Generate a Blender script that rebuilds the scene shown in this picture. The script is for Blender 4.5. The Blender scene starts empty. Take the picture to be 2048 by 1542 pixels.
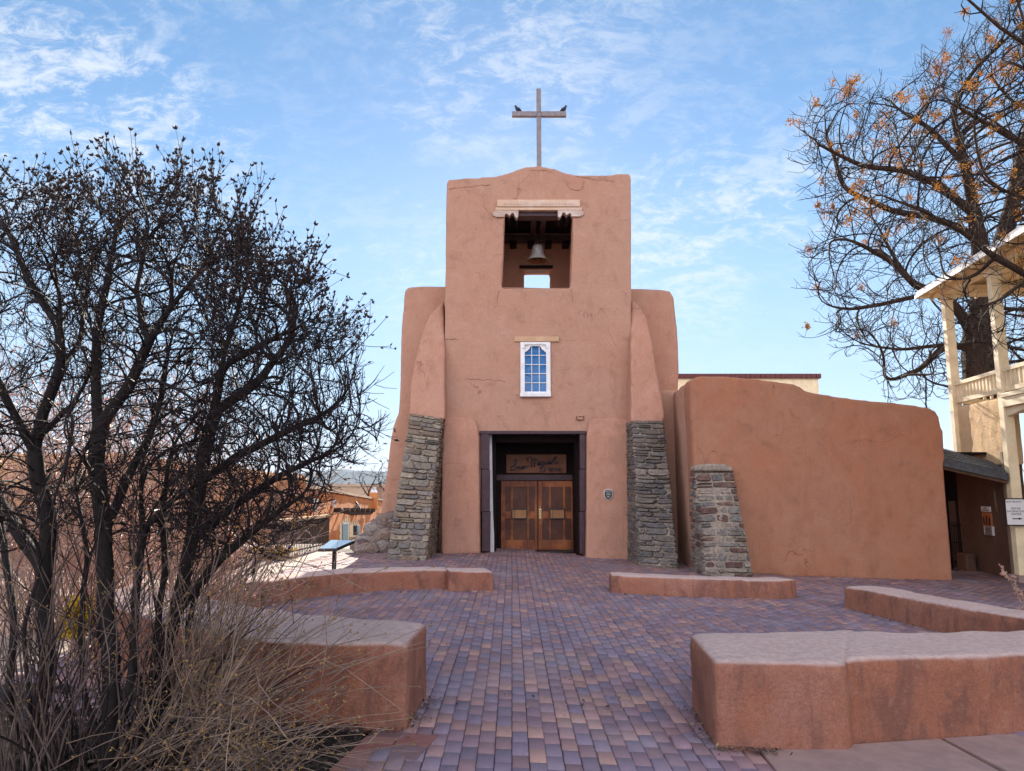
import bpy, bmesh, math, random
import numpy as np
from mathutils import Vector, Matrix
from math import radians, sin, cos, pi

S = bpy.context.scene
COL = S.collection
# ------------------------------------------------------------------ camera
CAM_Z, PITCH, FPX = 1.7, radians(8.0), 1421.0
cd = bpy.data.cameras.new("camera")
cd.sensor_width, cd.lens = 36.0, FPX / 2048 * 36
cd.clip_start, cd.clip_end = 0.05, 20000
cam = bpy.data.objects.new("camera", cd)
COL.objects.link(cam)
cam.location = (0, 0, CAM_Z)
cam.rotation_euler = (pi / 2 + PITCH, 0, 0)
S.camera = cam
# ------------------------------------------------------------------ light
SUN_EL, SUN_AZ = radians(20.5), radians(0.0)      # azimuth measured from +Y towards +X
S.view_settings.view_transform = 'Standard'
S.view_settings.look = 'None'
S.view_settings.exposure = 1.63
S.view_settings.gamma = 1.0
sd = bpy.data.lights.new("sun", 'SUN')
sd.energy, sd.angle, sd.color = 4.6, radians(0.55), (1.0, 0.90, 0.76)
sun = bpy.data.objects.new("sun", sd)
COL.objects.link(sun)
to_sun = Vector((sin(SUN_AZ) * cos(SUN_EL), cos(SUN_AZ) * cos(SUN_EL), sin(SUN_EL)))
sun.rotation_euler = to_sun.to_track_quat('Z', 'Y').to_euler()
sun.location = to_sun * 60

def build_world():
    w = bpy.data.worlds.new("World")
    S.world = w
    w.use_nodes = True
    nt = w.node_tree
    nt.nodes.clear()
    N, L = nt.nodes.new, nt.links.new
    def math_(op, a, b=None, c=None, clamp=False):
        n = N('ShaderNodeMath'); n.operation = op; n.use_clamp = clamp
        for i, v in enumerate((a, b, c)):
            if v is None: continue
            if isinstance(v, (int, float)): n.inputs[i].default_value = v
            else: L(v, n.inputs[i])
        return n.outputs[0]
    def ramp(f, a, b, lo=0.0, hi=1.0):
        n = N('ShaderNodeMapRange'); n.interpolation_type = 'SMOOTHSTEP'
        L(f, n.inputs[0])
        for i, v in enumerate((a, b, lo, hi)): n.inputs[i + 1].default_value = v
        return n.outputs[0]
    sky = N('ShaderNodeTexSky'); sky.sky_type = 'NISHITA'
    sky.sun_disc = False
    sky.sun_elevation, sky.sun_rotation = SUN_EL, SUN_AZ
    sky.air_density, sky.dust_density, sky.ozone_density = 1.0, 0.25, 1.6
    sky.altitude = 2100
    tc = N('ShaderNodeTexCoord')
    sp = N('ShaderNodeSeparateXYZ'); L(tc.outputs['Generated'], sp.inputs[0])
    x, y, z = sp.outputs
    zz = math_('ADD', math_('MAXIMUM', z, 0.0), 0.30)
    cx, cy = math_('DIVIDE', x, zz), math_('DIVIDE', y, zz)
    cb = N('ShaderNodeCombineXYZ'); L(cx, cb.inputs[0]); L(cy, cb.inputs[1])
    def noise(scale, det, rough, dist, sc=(1, 1, 1), rot=0.0, loc=(0, 0, 0)):
        m = N('ShaderNodeMapping'); L(cb.outputs[0], m.inputs[0])
        m.inputs['Scale'].default_value = sc; m.inputs['Rotation'].default_value = (0, 0, rot)
        m.inputs['Location'].default_value = loc
        n = N('ShaderNodeTexNoise'); L(m.outputs[0], n.inputs['Vector'])
        n.inputs['Scale'].default_value = scale; n.inputs['Detail'].default_value = det
        n.inputs['Roughness'].default_value = rough; n.inputs['Distortion'].default_value = dist
        return n.outputs[0]
    mask = noise(1.15, 3, 0.5, 0.2, (1.0, 1.0, 1), 0.3, (3.1, 0.4, 0))
    wisp = noise(6.5, 10, 0.70, 0.8, (0.9, 1.25, 1), 0.55, (1.2, 5.3, 0))
    fine = noise(24.0, 7, 0.74, 0.6, (0.8, 1.3, 1), 0.9)
    w1 = math_('ADD', math_('MULTIPLY', wisp, 0.52), math_('MULTIPLY', fine, 0.48))
    cov = math_('MULTIPLY', ramp(w1, 0.45, 0.61), ramp(mask, 0.36, 0.60, 0.18, 1.0))
    low = ramp(z, 0.05, 0.40)                     # cirrus thins out above the horizon
    thin = math_('SUBTRACT', 1.0, math_('MULTIPLY', math_('MULTIPLY', ramp(x, -0.05, 0.28), ramp(z, 0.34, 0.46)), 0.72))
    cov = math_('MULTIPLY', math_('MULTIPLY', math_('MULTIPLY', cov, low), thin), 0.70)
    # added white clouds behind the camera, never in view, filling the shaded side
    back = ramp(y, 0.10, -0.45)
    fill_cloud = ramp(noise(1.5, 7, 0.6, 0.5, (1, 1, 1), 0.0, (7, 2, 0)), 0.36, 0.58)
    fill_cov = math_('MULTIPLY', math_('MULTIPLY', back, fill_cloud), ramp(z, 0.02, 0.12))
    hs = N('ShaderNodeHueSaturation'); L(sky.outputs[0], hs.inputs['Color'])
    hs.inputs['Saturation'].default_value = 1.24; hs.inputs['Value'].default_value = 0.86
    gm = N('ShaderNodeGamma'); L(hs.outputs[0], gm.inputs[0]); gm.inputs[1].default_value = 0.78
    m0 = N('ShaderNodeMixRGB'); L(ramp(z, 0.50, 0.0, 0.0, 0.85), m0.inputs[0]); L(gm.outputs[0], m0.inputs[1])
    m0.inputs[2].default_value = (1.58, 2.36, 3.38, 1)      # clear pale-blue air low down
    m1 = N('ShaderNodeMixRGB'); L(cov, m1.inputs[0]); L(m0.outputs[0], m1.inputs[1])
    m1.inputs[2].default_value = (SKY_CIRRUS[0], SKY_CIRRUS[1], SKY_CIRRUS[2], 1)
    m2 = N('ShaderNodeMixRGB'); L(fill_cov, m2.inputs[0]); L(m1.outputs[0], m2.inputs[1])
    m2.inputs[2].default_value = (SKY_FILL_CLOUD[0], SKY_FILL_CLOUD[1], SKY_FILL_CLOUD[2], 1)
    bg = N('ShaderNodeBackground'); L(m2.outputs[0], bg.inputs[0])
    bg.inputs[1].default_value = 0.10
    out = N('ShaderNodeOutputWorld'); L(bg.outputs[0], out.inputs[0])
SKY_CIRRUS = (3.2, 3.35, 3.5)
SKY_FILL_CLOUD = (10.9, 10.9, 12.0)
build_world()

# ------------------------------------------------------------------ picking points in the place
def ray(px, py):
    u, v = (px - 1024) / FPX, (771 - py) / FPX
    return u, cos(PITCH) - v * sin(PITCH), sin(PITCH) + v * cos(PITCH)
def at(px, py, Y):
    dx, dy, dz = ray(px, py)
    t = Y / dy
    return Vector((dx * t, Y, CAM_Z + dz * t))
def gz(x, y=0.0):
    z = -0.035 * min(max(x + 1.0, 0.0), 14.0)
    if y > 21.0 and x < -3.0:
        z -= 0.075 * min(y - 21.0, 26.0) * min(1.0, (-3.0 - x) / 2.0)
    return z
def gr(px, py):
    dx, dy, dz = ray(px, py)
    z = 0.0
    for _ in range(12):
        t = (CAM_Z - z) / -dz
        z = gz(dx * t, dy * t)
    return Vector((dx * t, dy * t, z))

# ------------------------------------------------------------------ materials
def new_mat(name):
    m = bpy.data.materials.new(name); m.use_nodes = True
    nt = m.node_tree
    b = nt.nodes['Principled BSDF']
    return m, nt, b, nt.nodes.new, nt.links.new
def _noise(N, L, vec, scale, det=5, rough=.6, dist=0, sc=None):
    if sc:
        mp = N('ShaderNodeMapping'); mp.inputs['Scale'].default_value = sc
        L(vec, mp.inputs[0]); vec = mp.outputs[0]
    n = N('ShaderNodeTexNoise'); L(vec, n.inputs['Vector'])
    n.inputs['Scale'].default_value = scale; n.inputs['Detail'].default_value = det
    n.inputs['Roughness'].default_value = rough; n.inputs['Distortion'].default_value = dist
    return n.outputs[0]
def _ramp(N, L, f, a, b, lo=0., hi=1.):
    n = N('ShaderNodeMapRange'); n.interpolation_type = 'SMOOTHSTEP'; L(f, n.inputs[0])
    for i, v in enumerate((a, b, lo, hi)): n.inputs[i + 1].default_value = v
    return n.outputs[0]
def _mix(N, L, f, a, b, mode='MIX'):
    n = N('ShaderNodeMixRGB'); n.blend_type = mode
    for i, v in enumerate((f, a, b)):
        if isinstance(v, (int, float)): n.inputs[i].default_value = v
        elif isinstance(v, tuple): n.inputs[i].default_value = (*v[:3], 1)
        else: L(v, n.inputs[i])
    return n.outputs[0]
def _bump(N, L, b, h, strength, dist):
    n = N('ShaderNodeBump'); L(h, n.inputs['Height'])
    n.inputs['Strength'].default_value = strength; n.inputs['Distance'].default_value = dist
    L(n.outputs[0], b.inputs['Normal'])
def adobe_mat(name, base, dark, pale, streak=0.5, grain=1.0, red=None, rough=.95, speck=0.35, crack=.6, top=None, blot=0.):
    """hand-plastered mud: blotches, rain streaks, straw specks, grain"""
    m, nt, b, N, L = new_mat(name)
    P = N('ShaderNodeNewGeometry').outputs['Position']
    big = _noise(N, L, P, 0.55, 5, .6, .6)
    mid = _noise(N, L, P, 2.6, 6, .65, .4)
    c = _mix(N, L, _ramp(N, L, big, .36, .66), base, red or pale)
    c = _mix(N, L, _ramp(N, L, mid, .50, .78, 0, .55), c, pale)
    c = _mix(N, L, _ramp(N, L, mid, .48, .26, 0, .75), c, dark)
    st = _noise(N, L, P, 3.0, 5, .7, .2, (2.6, 2.6, .28))
    c = _mix(N, L, _ramp(N, L, st, .54, .76, 0, streak), c, dark)
    if blot:           # damp blotches and runs
        bl = _noise(N, L, P, 1.5, 7, .62, 1.2, (1.5, 1.5, .8))
        c = _mix(N, L, _ramp(N, L, bl, .47, .64, 0, blot), c, dark)
        b2 = _noise(N, L, P, 2.4, 6, .6, .8, (1.3, 1.3, .55))
        c = _mix(N, L, _ramp(N, L, b2, .52, .70, 0, blot), c, red or pale)
        b3 = _noise(N, L, P, 7.5, 4, .6, .2, (1.6, 1.6, .16))
        c = _mix(N, L, _ramp(N, L, b3, .58, .80, 0, blot), c, tuple(q*.55 for q in dark))
    fine = _noise(N, L, P, 55, 4, .8)
    c = _mix(N, L, _ramp(N, L, fine, .35, .7, 0, .58), c, dark)
    vo = N('ShaderNodeTexVoronoi'); L(P, vo.inputs['Vector']); vo.inputs['Scale'].default_value = 26
    sk = _ramp(N, L, vo.outputs['Distance'], .10, .03, 0, speck)
    pk = _ramp(N, L, _noise(N, L, P, 4.0, 2), .5, .62)
    mm = N('ShaderNodeMath'); mm.operation = 'MULTIPLY'; L(sk, mm.inputs[0]); L(pk, mm.inputs[1])
    c = _mix(N, L, mm.outputs[0], c, tuple(min(1, q * 1.5 + .06) for q in pale))
    gr1 = _noise(N, L, P, 19, 5, .75)
    c = _mix(N, L, _ramp(N, L, gr1, .50, .74, 0, .35), c, pale)
    # hairline cracks in the coat
    wv = N('ShaderNodeVectorMath'); wv.operation = 'MULTIPLY_ADD'
    nn = N('ShaderNodeTexNoise'); L(P, nn.inputs['Vector']); nn.inputs['Scale'].default_value = 1.7; nn.inputs['Detail'].default_value = 7
    L(nn.outputs['Color'], wv.inputs[0]); wv.inputs[1].default_value = (.9, .9, .9); L(P, wv.inputs[2])
    ck = N('ShaderNodeTexVoronoi'); ck.feature = 'DISTANCE_TO_EDGE'; ck.inputs['Scale'].default_value = .42; L(wv.outputs[0], ck.inputs['Vector'])
    k1 = _ramp(N, L, ck.outputs['Distance'],   .0042, .0012); k2 = _ramp(N, L, _noise(N, L, P, .9, 3, .6), .50, .60, 0, crack)
    km = N('ShaderNodeMath'); km.operation = 'MULTIPLY'; L(k1, km.inputs[0]); L(k2, km.inputs[1])
    c = _mix(N, L, km.outputs[0], c, tuple(q * .35 for q in dark))
    if top:            # rain-washed, worn pale on top; sky light on upward faces painted in too
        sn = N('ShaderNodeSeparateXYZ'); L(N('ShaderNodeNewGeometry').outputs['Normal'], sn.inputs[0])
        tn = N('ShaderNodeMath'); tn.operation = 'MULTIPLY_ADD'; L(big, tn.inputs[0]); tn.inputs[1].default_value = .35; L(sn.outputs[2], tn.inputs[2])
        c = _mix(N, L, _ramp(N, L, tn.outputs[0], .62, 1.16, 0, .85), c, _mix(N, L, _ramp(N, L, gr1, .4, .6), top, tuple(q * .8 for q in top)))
    L(c, b.inputs['Base Color'])
    b.inputs['Roughness'].default_value = rough
    b.inputs['Specular IOR Level'].default_value = .15
    h = _noise(N, L, P, 30, 8, .75)
    h2 = _mix(N, L, .5, h, _noise(N, L, P, 5, 5, .6))
    _bump(N, L, b, h2, min(1, .75 * grain), .042)
    return m
def plain_mat(name, c1, c2=None, scale=8, rough=.6, metal=0., bump=.15, sc=None, dist=.01, spec=.4, det=6):
    m, nt, b, N, L = new_mat(name)
    P = N('ShaderNodeTexCoord').outputs['Object']
    f = _noise(N, L, P, scale, det, .65, .3, sc)
    L(_mix(N, L, _ramp(N, L, f, .32, .68), c1, c2 or tuple(q * .72 for q in c1)), b.inputs['Base Color'])
    b.inputs['Roughness'].default_value = rough; b.inputs['Metallic'].default_value = metal
    b.inputs['Specular IOR Level'].default_value = spec
    if bump: _bump(N, L, b, f, bump, dist)
    return m
def attr_mat(name, var=.35, rough=.85, scale=40, bump=.3, dist=.01, speck=None, spec=.3, big=None, tint=None):
    """colour per piece is stored in the mesh; noise on top"""
    m, nt, b, N, L = new_mat(name)
    a = N('ShaderNodeAttribute'); a.attribute_name = 'tone'
    P = N('ShaderNodeNewGeometry').outputs['Position']
    f = _noise(N, L, P, scale, 5, .7)
    c = _mix(N, L, _ramp(N, L, f, .3, .7, 0, var), a.outputs['Color'], (.02, .02, .02))
    if speck:
        c = _mix(N, L, _ramp(N, L, _noise(N, L, P, 170, 3, .6), .60, .70, 0, speck), c, (.05, .045, .05))
    if big:
        g = _noise(N, L, P, big, 5, .6, .5)
        c = _mix(N, L, _ramp(N, L, g, .45, .72, 0, .40), c, tint)
    L(c, b.inputs['Base Color'])
    b.inputs['Roughness'].default_value = rough; b.inputs['Specular IOR Level'].default_value = spec
    if bump: _bump(N, L, b, f, bump, dist)
    return m
def wood_mat(name, c1, c2, c3, rough=.5, along=2, scale=5):
    m, nt, b, N, L = new_mat(name)
    P = N('ShaderNodeTexCoord').outputs['Object']
    sc = [9., 9., 9.]; sc[along] = .7
    f = _noise(N, L, P, scale, 6, .7, .8, tuple(sc))
    g = _noise(N, L, P, 1.8, 4, .6, .4)
    c = _mix(N, L, _ramp(N, L, f, .3, .7), c1, c2)
    c = _mix(N, L, _ramp(N, L, g, .42, .66, 0, .75), c, c3)
    L(c, b.inputs['Base Color']); b.inputs['Roughness'].default_value = rough
    b.inputs['Specular IOR Level'].default_value = .3
    _bump(N, L, b, f, .3, .008)
    return m
M = {}
M['church'] = adobe_mat('church_plaster', (.465, .262, .183), (.32, .172, .118), (.56, .345, .255), streak=.3, blot=.16, red=(.47, .245, .165))
M['butt'] = adobe_mat('buttress_plaster', (.48, .255, .178), (.32, .16, .11), (.56, .34, .255), streak=.45, blot=.30, red=(.49, .24, .16))
M['yard'] = adobe_mat('yard_plaster', (.385, .180, .110), (.255, .115, .07), (.43, .225, .15), streak=.35, blot=.30, red=(.40, .155, .082))
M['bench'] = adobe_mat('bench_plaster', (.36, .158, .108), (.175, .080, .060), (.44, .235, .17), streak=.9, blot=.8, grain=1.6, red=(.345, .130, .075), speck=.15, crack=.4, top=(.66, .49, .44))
M['orange'] = adobe_mat('orange_plaster', (.62, .25, .085), (.42, .15, .05), (.68, .32, .13), streak=.6, red=(.5, .18, .06))
M['ochre'] = adobe_mat('ochre_plaster', (.68, .36, .165), (.48, .24, .11), (.72, .43, .23), streak=.4, red=(.66, .32, .13))
M['shoot'] = plain_mat('old_shoot', (.17, .115, .095), (.045, .030, .030), 4, .6, bump=0, spec=.3)
M['tan'] = adobe_mat('tan_plaster', (.42, .30, .20), (.32, .22, .15), (.48, .36, .26), streak=.3)
M['stucco'] = adobe_mat('porch_stucco', (.66, .45, .24), (.50, .32, .16), (.72, .52, .32), streak=.5, grain=2.0)
M['brown'] = adobe_mat('shaded_passage_plaster', (.11, .06, .042), (.07, .038, .028), (.14, .085, .06), streak=.4)  # shade under the gateway roof put into the plaster colour
M['mortar'] = plain_mat('mortar', (.36, .285, .225), (.19, .145, .115), 14, .95, bump=.9, dist=.04, det=9)
M['stone'] = attr_mat('field_stone', .55, .9, 16, .9, .03, speck=.35, big=5., tint=(.30, .215, .15))
M['brick'] = attr_mat('paver', .22, .8, 90, .35, .004, big=1.1, tint=(.30, .25, .27), spec=.35, speck=.55)
M['ground'] = None
M['concrete'] = plain_mat('pink_concrete', (.33, .215, .19), (.25, .165, .15), 5, .85, bump=.25, det=10)
M['mulch'] = plain_mat('mulch', (.045, .03, .024), (.016, .011, .009), 25, .95, bump=.8, dist=.03)
M['cream'] = plain_mat('cream_paint', (.82, .68, .45), (.68, .54, .34), 3, .6, bump=.15, spec=.2)
M['white'] = plain_mat('white_paint', (.78, .76, .75), (.64, .62, .61), 5, .6, bump=.2, det=10)
M['purple'] = plain_mat('maroon_paint', (.060, .022, .028), (.032, .012, .016), 8, .5, bump=.2)
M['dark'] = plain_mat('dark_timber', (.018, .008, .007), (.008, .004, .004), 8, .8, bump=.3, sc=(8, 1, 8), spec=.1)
M['lintel'] = wood_mat('weathered_lintel', (.62, .42, .29), (.50, .32, .22), (.66, .50, .40), .85, 0)
M['lintelg'] = wood_mat('weathered_corbel', (.52, .38, .30), (.34, .24, .19), (.62, .52, .46), .85, 0)
M['plank'] = wood_mat('sill_plank', (.55, .34, .20), (.42, .25, .15), (.58, .38, .25), .85, 0)
M['door'] = wood_mat('oak_stile', (.22, .058, .018), (.085, .022, .009), (.36, .115, .034), .5, 2)
M['panel'] = wood_mat('oak_panel', (.085, .026, .013), (.045, .014, .008), (.13, .042, .017), .45, 2)
M['raw'] = wood_mat('raw_panel', (.36, .17, .065), (.26, .11, .045), (.42, .22, .10), .6, 0)
M['signwood'] = wood_mat('sign_board', (.18, .062, .03), (.10, .036, .02), (.21, .09, .045), .7, 0)
M['iron'] = plain_mat('iron', (.022, .022, .024), (.012, .012, .013), 20, .5, .6)
M['brass'] = plain_mat('brass', (.75, .60, .36), (.55, .42, .24), 20, .35, .8)
M['steel'] = plain_mat('galvanised', (.27, .235, .24), (.19, .17, .175), 6, .75, .1, spec=.2)
M['bell'] = plain_mat('bell_metal', (.46, .42, .39), (.22, .19, .17), 9, .6, .25, bump=.4, sc=(4, 4, 1))
M['rust'] = plain_mat('bell_rust', (.20, .09, .035), (.08, .035, .018), 9, .8, .2)
M['bird'] = plain_mat('pigeon_feather', (.035, .038, .05), (.016, .017, .022), 20, .6)
M['black'] = plain_mat('black_paint', (.012, .012, .013), None, 8, .45, bump=0)
M['lettering'] = plain_mat('letter_white', (.72, .70, .66), None, 8, .6, bump=0)
M['signface'] = plain_mat('sign_white', (.74, .72, .72), (.68, .66, .67), 4, .5, bump=0)
M['letterdark'] = plain_mat('letter_iron', (.045, .038, .05), (.02, .018, .024), 9, .4, .2)
M['teal'] = plain_mat('teal_paint', (.03, .23, .32), (.02, .17, .25), 5, .5)
M['shingle'] = plain_mat('asphalt_shingle', (.085, .085, .09), (.05, .05, .053), 9, .9, bump=.5)
M['redroof'] = plain_mat('red_coping', (.14, .03, .025), (.09, .02, .02), 6, .6)
M['whitewash'] = plain_mat('whitewash', (.62, .60, .60), (.52, .50, .50), 5, .8)
M['chim'] = plain_mat('chimney_cap', (.75, .76, .78), (.6, .62, .66), 5, .5)
M['blue'] = plain_mat('blue_paint', (.06, .14, .42), None, 5, .5, bump=0)
M['hill'] = plain_mat('hill_forest', (.055, .075, .085), (.04, .058, .066), .004, 1., bump=0, spec=0)
M['bark'] = plain_mat('lilac_bark', (.018, .011, .010), (.008, .005, .005), 30, .85, bump=.5, sc=(3, 3, .6))
M['twig'] = plain_mat('lilac_twig', (.022, .013, .013), (.012, .007, .008), 30, .7, bump=0, spec=.25)
M['bud'] = plain_mat('dry_seed_head', (.020, .010, .008), (.045, .021, .012), 30, .85, bump=0)
M['straw'] = plain_mat('young_shoot', (.32, .22, .155), (.10, .065, .055), 4, .5, bump=0, spec=.4)
M['budy'] = plain_mat('yellow_bud', (.42, .26, .09), (.28, .16, .06), 14, .8, bump=0)
M['pinktwig'] = plain_mat('sunlit_twig', (.62, .42, .34), (.36, .22, .17), 6, .4, bump=0, spec=.6)
M['husk'] = plain_mat('pale_husk', (.80, .52, .42), (.58, .36, .27), 3, .8, bump=0)
M['barkr'] = plain_mat('tree_bark', (.075, .046, .032), (.028, .017, .013), 9, .95, bump=.9, spec=.1, sc=(4, 4, .5), dist=.05)
M['twigr'] = plain_mat('tree_twig', (.030, .019, .017), (.018, .012, .010), 9, .85, bump=0, spec=.1)
M['seed'] = plain_mat('dry_keys', (.46, .235, .075), (.28, .125, .04), 6, .8, bump=0)
M['yellow'] = plain_mat('yellow_blossom', (.75, .52, .03), (.60, .38, .02), 9, .8, bump=0)
M['chip'] = attr_mat('bark_chip', .3, .9, 60, 0)

def leafy(m, amt):
    # thin papery pieces let the sun through
    nt = m.node_tree; b = nt.nodes['Principled BSDF']; out = nt.nodes['Material Output']
    t = nt.nodes.new('ShaderNodeBsdfTranslucent'); mx = nt.nodes.new('ShaderNodeMixShader')
    nt.links.new(b.inputs['Base Color'].links[0].from_socket, t.inputs[0])
    mx.inputs[0].default_value = amt
    nt.links.new(b.outputs[0], mx.inputs[1]); nt.links.new(t.outputs[0], mx.inputs[2]); nt.links.new(mx.outputs[0], out.inputs['Surface'])
M['seed'] = plain_mat('dry_keys', (.80, .45, .10), (.48, .25, .055), 3, .8, bump=0)
leafy(M['seed'], .5); leafy(M['husk'], .55); leafy(M['yellow'], .5); leafy(M['budy'], .3)
def glass_mat():
    m, nt, b, N, L = new_mat('window_pane')
    P = N('ShaderNodeNewGeometry').outputs['Position']
    f = _noise(N, L, P, 1.5, 3, .5, .3)
    g_ = _noise(N, L, P, 5.5, 3, .5, .6); _bump(N, L, b, g_, .25, .02)
    L(_mix(N, L, f, (.006, .10, .30), (.012, .17, .42)), b.inputs['Base Color'])  # blue reflection of the sky painted into the base colour
    b.inputs['Roughness'].default_value = .06
    b.inputs['Specular IOR Level'].default_value = .5
    b.inputs['Alpha'].default_value = .9
    return m
M['glass'] = glass_mat()

# ------------------------------------------------------------------ mesh helpers
class MB:
    def __init__(s): s.v, s.f, s.c, s.n = [], [], [], 0
    def add(s, verts, faces, tone=None):
        verts = [tuple(q) for q in verts]
        s.v += verts
        s.f += [tuple(i + s.n for i in f) for f in faces]
        s.n += len(verts)
        if tone is not None: s.c += [tone] * len(verts)
    def box(s, a, b, tone=None):
        x0, x1 = sorted((a[0], b[0])); y0, y1 = sorted((a[1], b[1])); z0, z1 = sorted((a[2], b[2]))
        s.add([(x0,y0,z0),(x1,y0,z0),(x1,y1,z0),(x0,y1,z0),(x0,y0,z1),(x1,y0,z1),(x1,y1,z1),(x0,y1,z1)],
              [(0,3,2,1),(4,5,6,7),(0,1,5,4),(1,2,6,5),(2,3,7,6),(3,0,4,7)], tone)
    def hexa(s, p, tone=None):          # 8 points: bottom ring then top ring (ccw from above)
        s.add(p, [(3,2,1,0),(4,5,6,7),(0,1,5,4),(1,2,6,5),(2,3,7,6),(3,0,4,7)], tone)
    def bar(s, p, q, w, h, tone=None):
        p, q = Vector(p), Vector(q); d = (q - p).normalized()
        up = Vector((0, 0, 1)) if abs(d.z) < .9 else Vector((0, 1, 0))
        r = d.cross(up).normalized(); u = r.cross(d)
        k = [(-1,-1),(1,-1),(1,1),(-1,1)]
        vs = [p + r*a*w/2 + u*b*h/2 for a, b in k] + [q + r*a*w/2 + u*b*h/2 for a, b in k]
        s.add(vs, [(0,1,2,3),(7,6,5,4),(1,0,4,5),(2,1,5,6),(3,2,6,7),(0,3,7,4)], tone)
    def prism(s, front, back, tone=None):   # two matching rings
        n = len(front)
        s.add(list(front) + list(back), [tuple(range(n))[::-1], tuple(range(n, 2*n))] +
              [(i, (i+1) % n, n + (i+1) % n, n + i) for i in range(n)], tone)
    def tube(s, pts, rad, n=6, cap=True, tone=None):
        pts = [Vector(p) for p in pts]
        if isinstance(rad, (int, float)): rad = [rad] * len(pts)
        vs, fs = [], []
        ref = None
        for i, p in enumerate(pts):
            d = (pts[min(i+1, len(pts)-1)] - pts[max(i-1, 0)])
            d = d.normalized() if d.length > 1e-9 else Vector((0,0,1))
            if ref is None: ref = d.orthogonal().normalized()
            r = (ref - d * ref.dot(d))
            r = r.normalized() if r.length > 1e-6 else d.orthogonal().normalized()
            ref = r; b = d.cross(r)
            for k in range(n):
                a = 2*pi*k/n
                vs.append(p + (r*cos(a) + b*sin(a)) * rad[i])
        for i in range(len(pts)-1):
            for k in range(n):
                a, b = i*n+k, i*n+(k+1) % n
                fs.append((a, b, b+n, a+n))
        if cap:
            fs.append(tuple(range(n))[::-1]); fs.append(tuple(range((len(pts)-1)*n, len(pts)*n)))
        s.add(vs, fs, tone)
    def lathe(s, prof, c, n=24, tone=None):   # prof: (r, z)
        vs, fs = [], []
        for r, z in prof:
            for k in range(n):
                a = 2*pi*k/n; vs.append((c[0]+r*cos(a), c[1]+r*sin(a), c[2]+z))
        for i in range(len(prof)-1):
            for k in range(n):
                a, b = i*n+k, i*n+(k+1) % n
                fs.append((a, b, b+n, a+n))
        s.add(vs, fs, tone)
def build(name, mb, mat, parent=None, smooth=False, bevel=0.0, origin=None):
    org = Vector(parent.location) if parent is not None and parent.parent is None else None
    if parent is not None and parent.parent is not None:
        org = Vector(parent.parent.location) + Vector(parent.location)
    if parent is None: org = Vector(origin) if origin is not None else Vector((0, 0, 0))
    me = bpy.data.meshes.new(name)
    me.from_pydata([(q[0]-org.x, q[1]-org.y, q[2]-org.z) for q in mb.v], [], mb.f)
    if mb.c and len(mb.c) == len(mb.v):
        at_ = me.color_attributes.new('tone', 'FLOAT_COLOR', 'POINT')
        at_.data.foreach_set('color', np.array([(*c[:3], 1.0) for c in mb.c], dtype=np.float32).ravel())
    me.validate()
    me.materials.append(mat)
    o = bpy.data.objects.new(name, me); COL.objects.link(o)
    if parent is not None: o.parent = parent
    else: o.location = org
    if smooth: me.polygons.foreach_set('use_smooth', [True]*len(me.polygons))
    if bevel:
        md = o.modifiers.new('bevel', 'BEVEL'); md.width = bevel; md.segments = 2; md.limit_method = 'ANGLE'
        md.harden_normals = False
    return o
def build_np(name, V, F, mat, parent=None, smooth=False, origin=(0, 0, 0), tone=None):
    """V (n,3) array, F (m,3|4) array"""
    org = np.array(parent.location if parent is not None else origin, dtype=np.float64)
    me = bpy.data.meshes.new(name)
    n, m, k = len(V), len(F), F.shape[1]
    me.vertices.add(n); me.vertices.foreach_set('co', (V - org).astype(np.float32).ravel())
    me.loops.add(m*k); me.loops.foreach_set('vertex_index', F.astype(np.int32).ravel())
    me.polygons.add(m)
    me.polygons.foreach_set('loop_start', np.arange(0, m*k, k, dtype=np.int32))
    me.polygons.foreach_set('loop_total', np.full(m, k, dtype=np.int32))
    if smooth: me.polygons.foreach_set('use_smooth', np.ones(m, dtype=bool))
    me.update(calc_edges=True)
    if tone is not None:
        a = me.color_attributes.new('tone', 'FLOAT_COLOR', 'POINT')
        a.data.foreach_set('color', np.concatenate([tone, np.ones((n, 1))], 1).astype(np.float32).ravel())
    me.materials.append(mat)
    o = bpy.data.objects.new(name, me); COL.objects.link(o)
    if parent is not None: o.parent = parent
    else: o.location = org
    return o
_tex = {}
def bake_adobe(o, vox=.05, it=4, amp=.035, size=.9, cut=()):
    """soften a block into hand-plastered adobe; CUT: cutter objects taken out first"""
    for c in cut:
        b = o.modifiers.new('cut', 'BOOLEAN'); b.operation = 'DIFFERENCE'; b.object = c; b.solver = 'EXACT'
    r = o.modifiers.new('r', 'REMESH'); r.mode = 'VOXEL'; r.voxel_size = vox; r.use_smooth_shade = True
    s = o.modifiers.new('s', 'SMOOTH'); s.iterations = it; s.factor = .5
    if amp:
        if size not in _tex:
            t = bpy.data.textures.new('adobe_waves', 'CLOUDS'); t.noise_scale = size; t.noise_depth = 3
            _tex[size] = t
        d = o.modifiers.new('d', 'DISPLACE'); d.texture = _tex[size]; d.texture_coords = 'GLOBAL'; d.strength = amp; d.mid_level = .5
    dg = bpy.context.evaluated_depsgraph_get()
    me = bpy.data.meshes.new_from_object(o.evaluated_get(dg), depsgraph=dg)
    me.name = o.name
    o.modifiers.clear(); old = o.data; o.data = me; bpy.data.meshes.remove(old)
    me.polygons.foreach_set('use_smooth', [True]*len(me.polygons))
    for c in cut:
        m_ = c.data; bpy.data.objects.remove(c); bpy.data.meshes.remove(m_)
    return o
def tag(o, label=None, cat=None, group=None, kind=None):
    if label: o['label'] = label
    if cat: o['category'] = cat
    if group: o['group'] = group
    if kind: o['kind'] = kind
    return o
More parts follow.
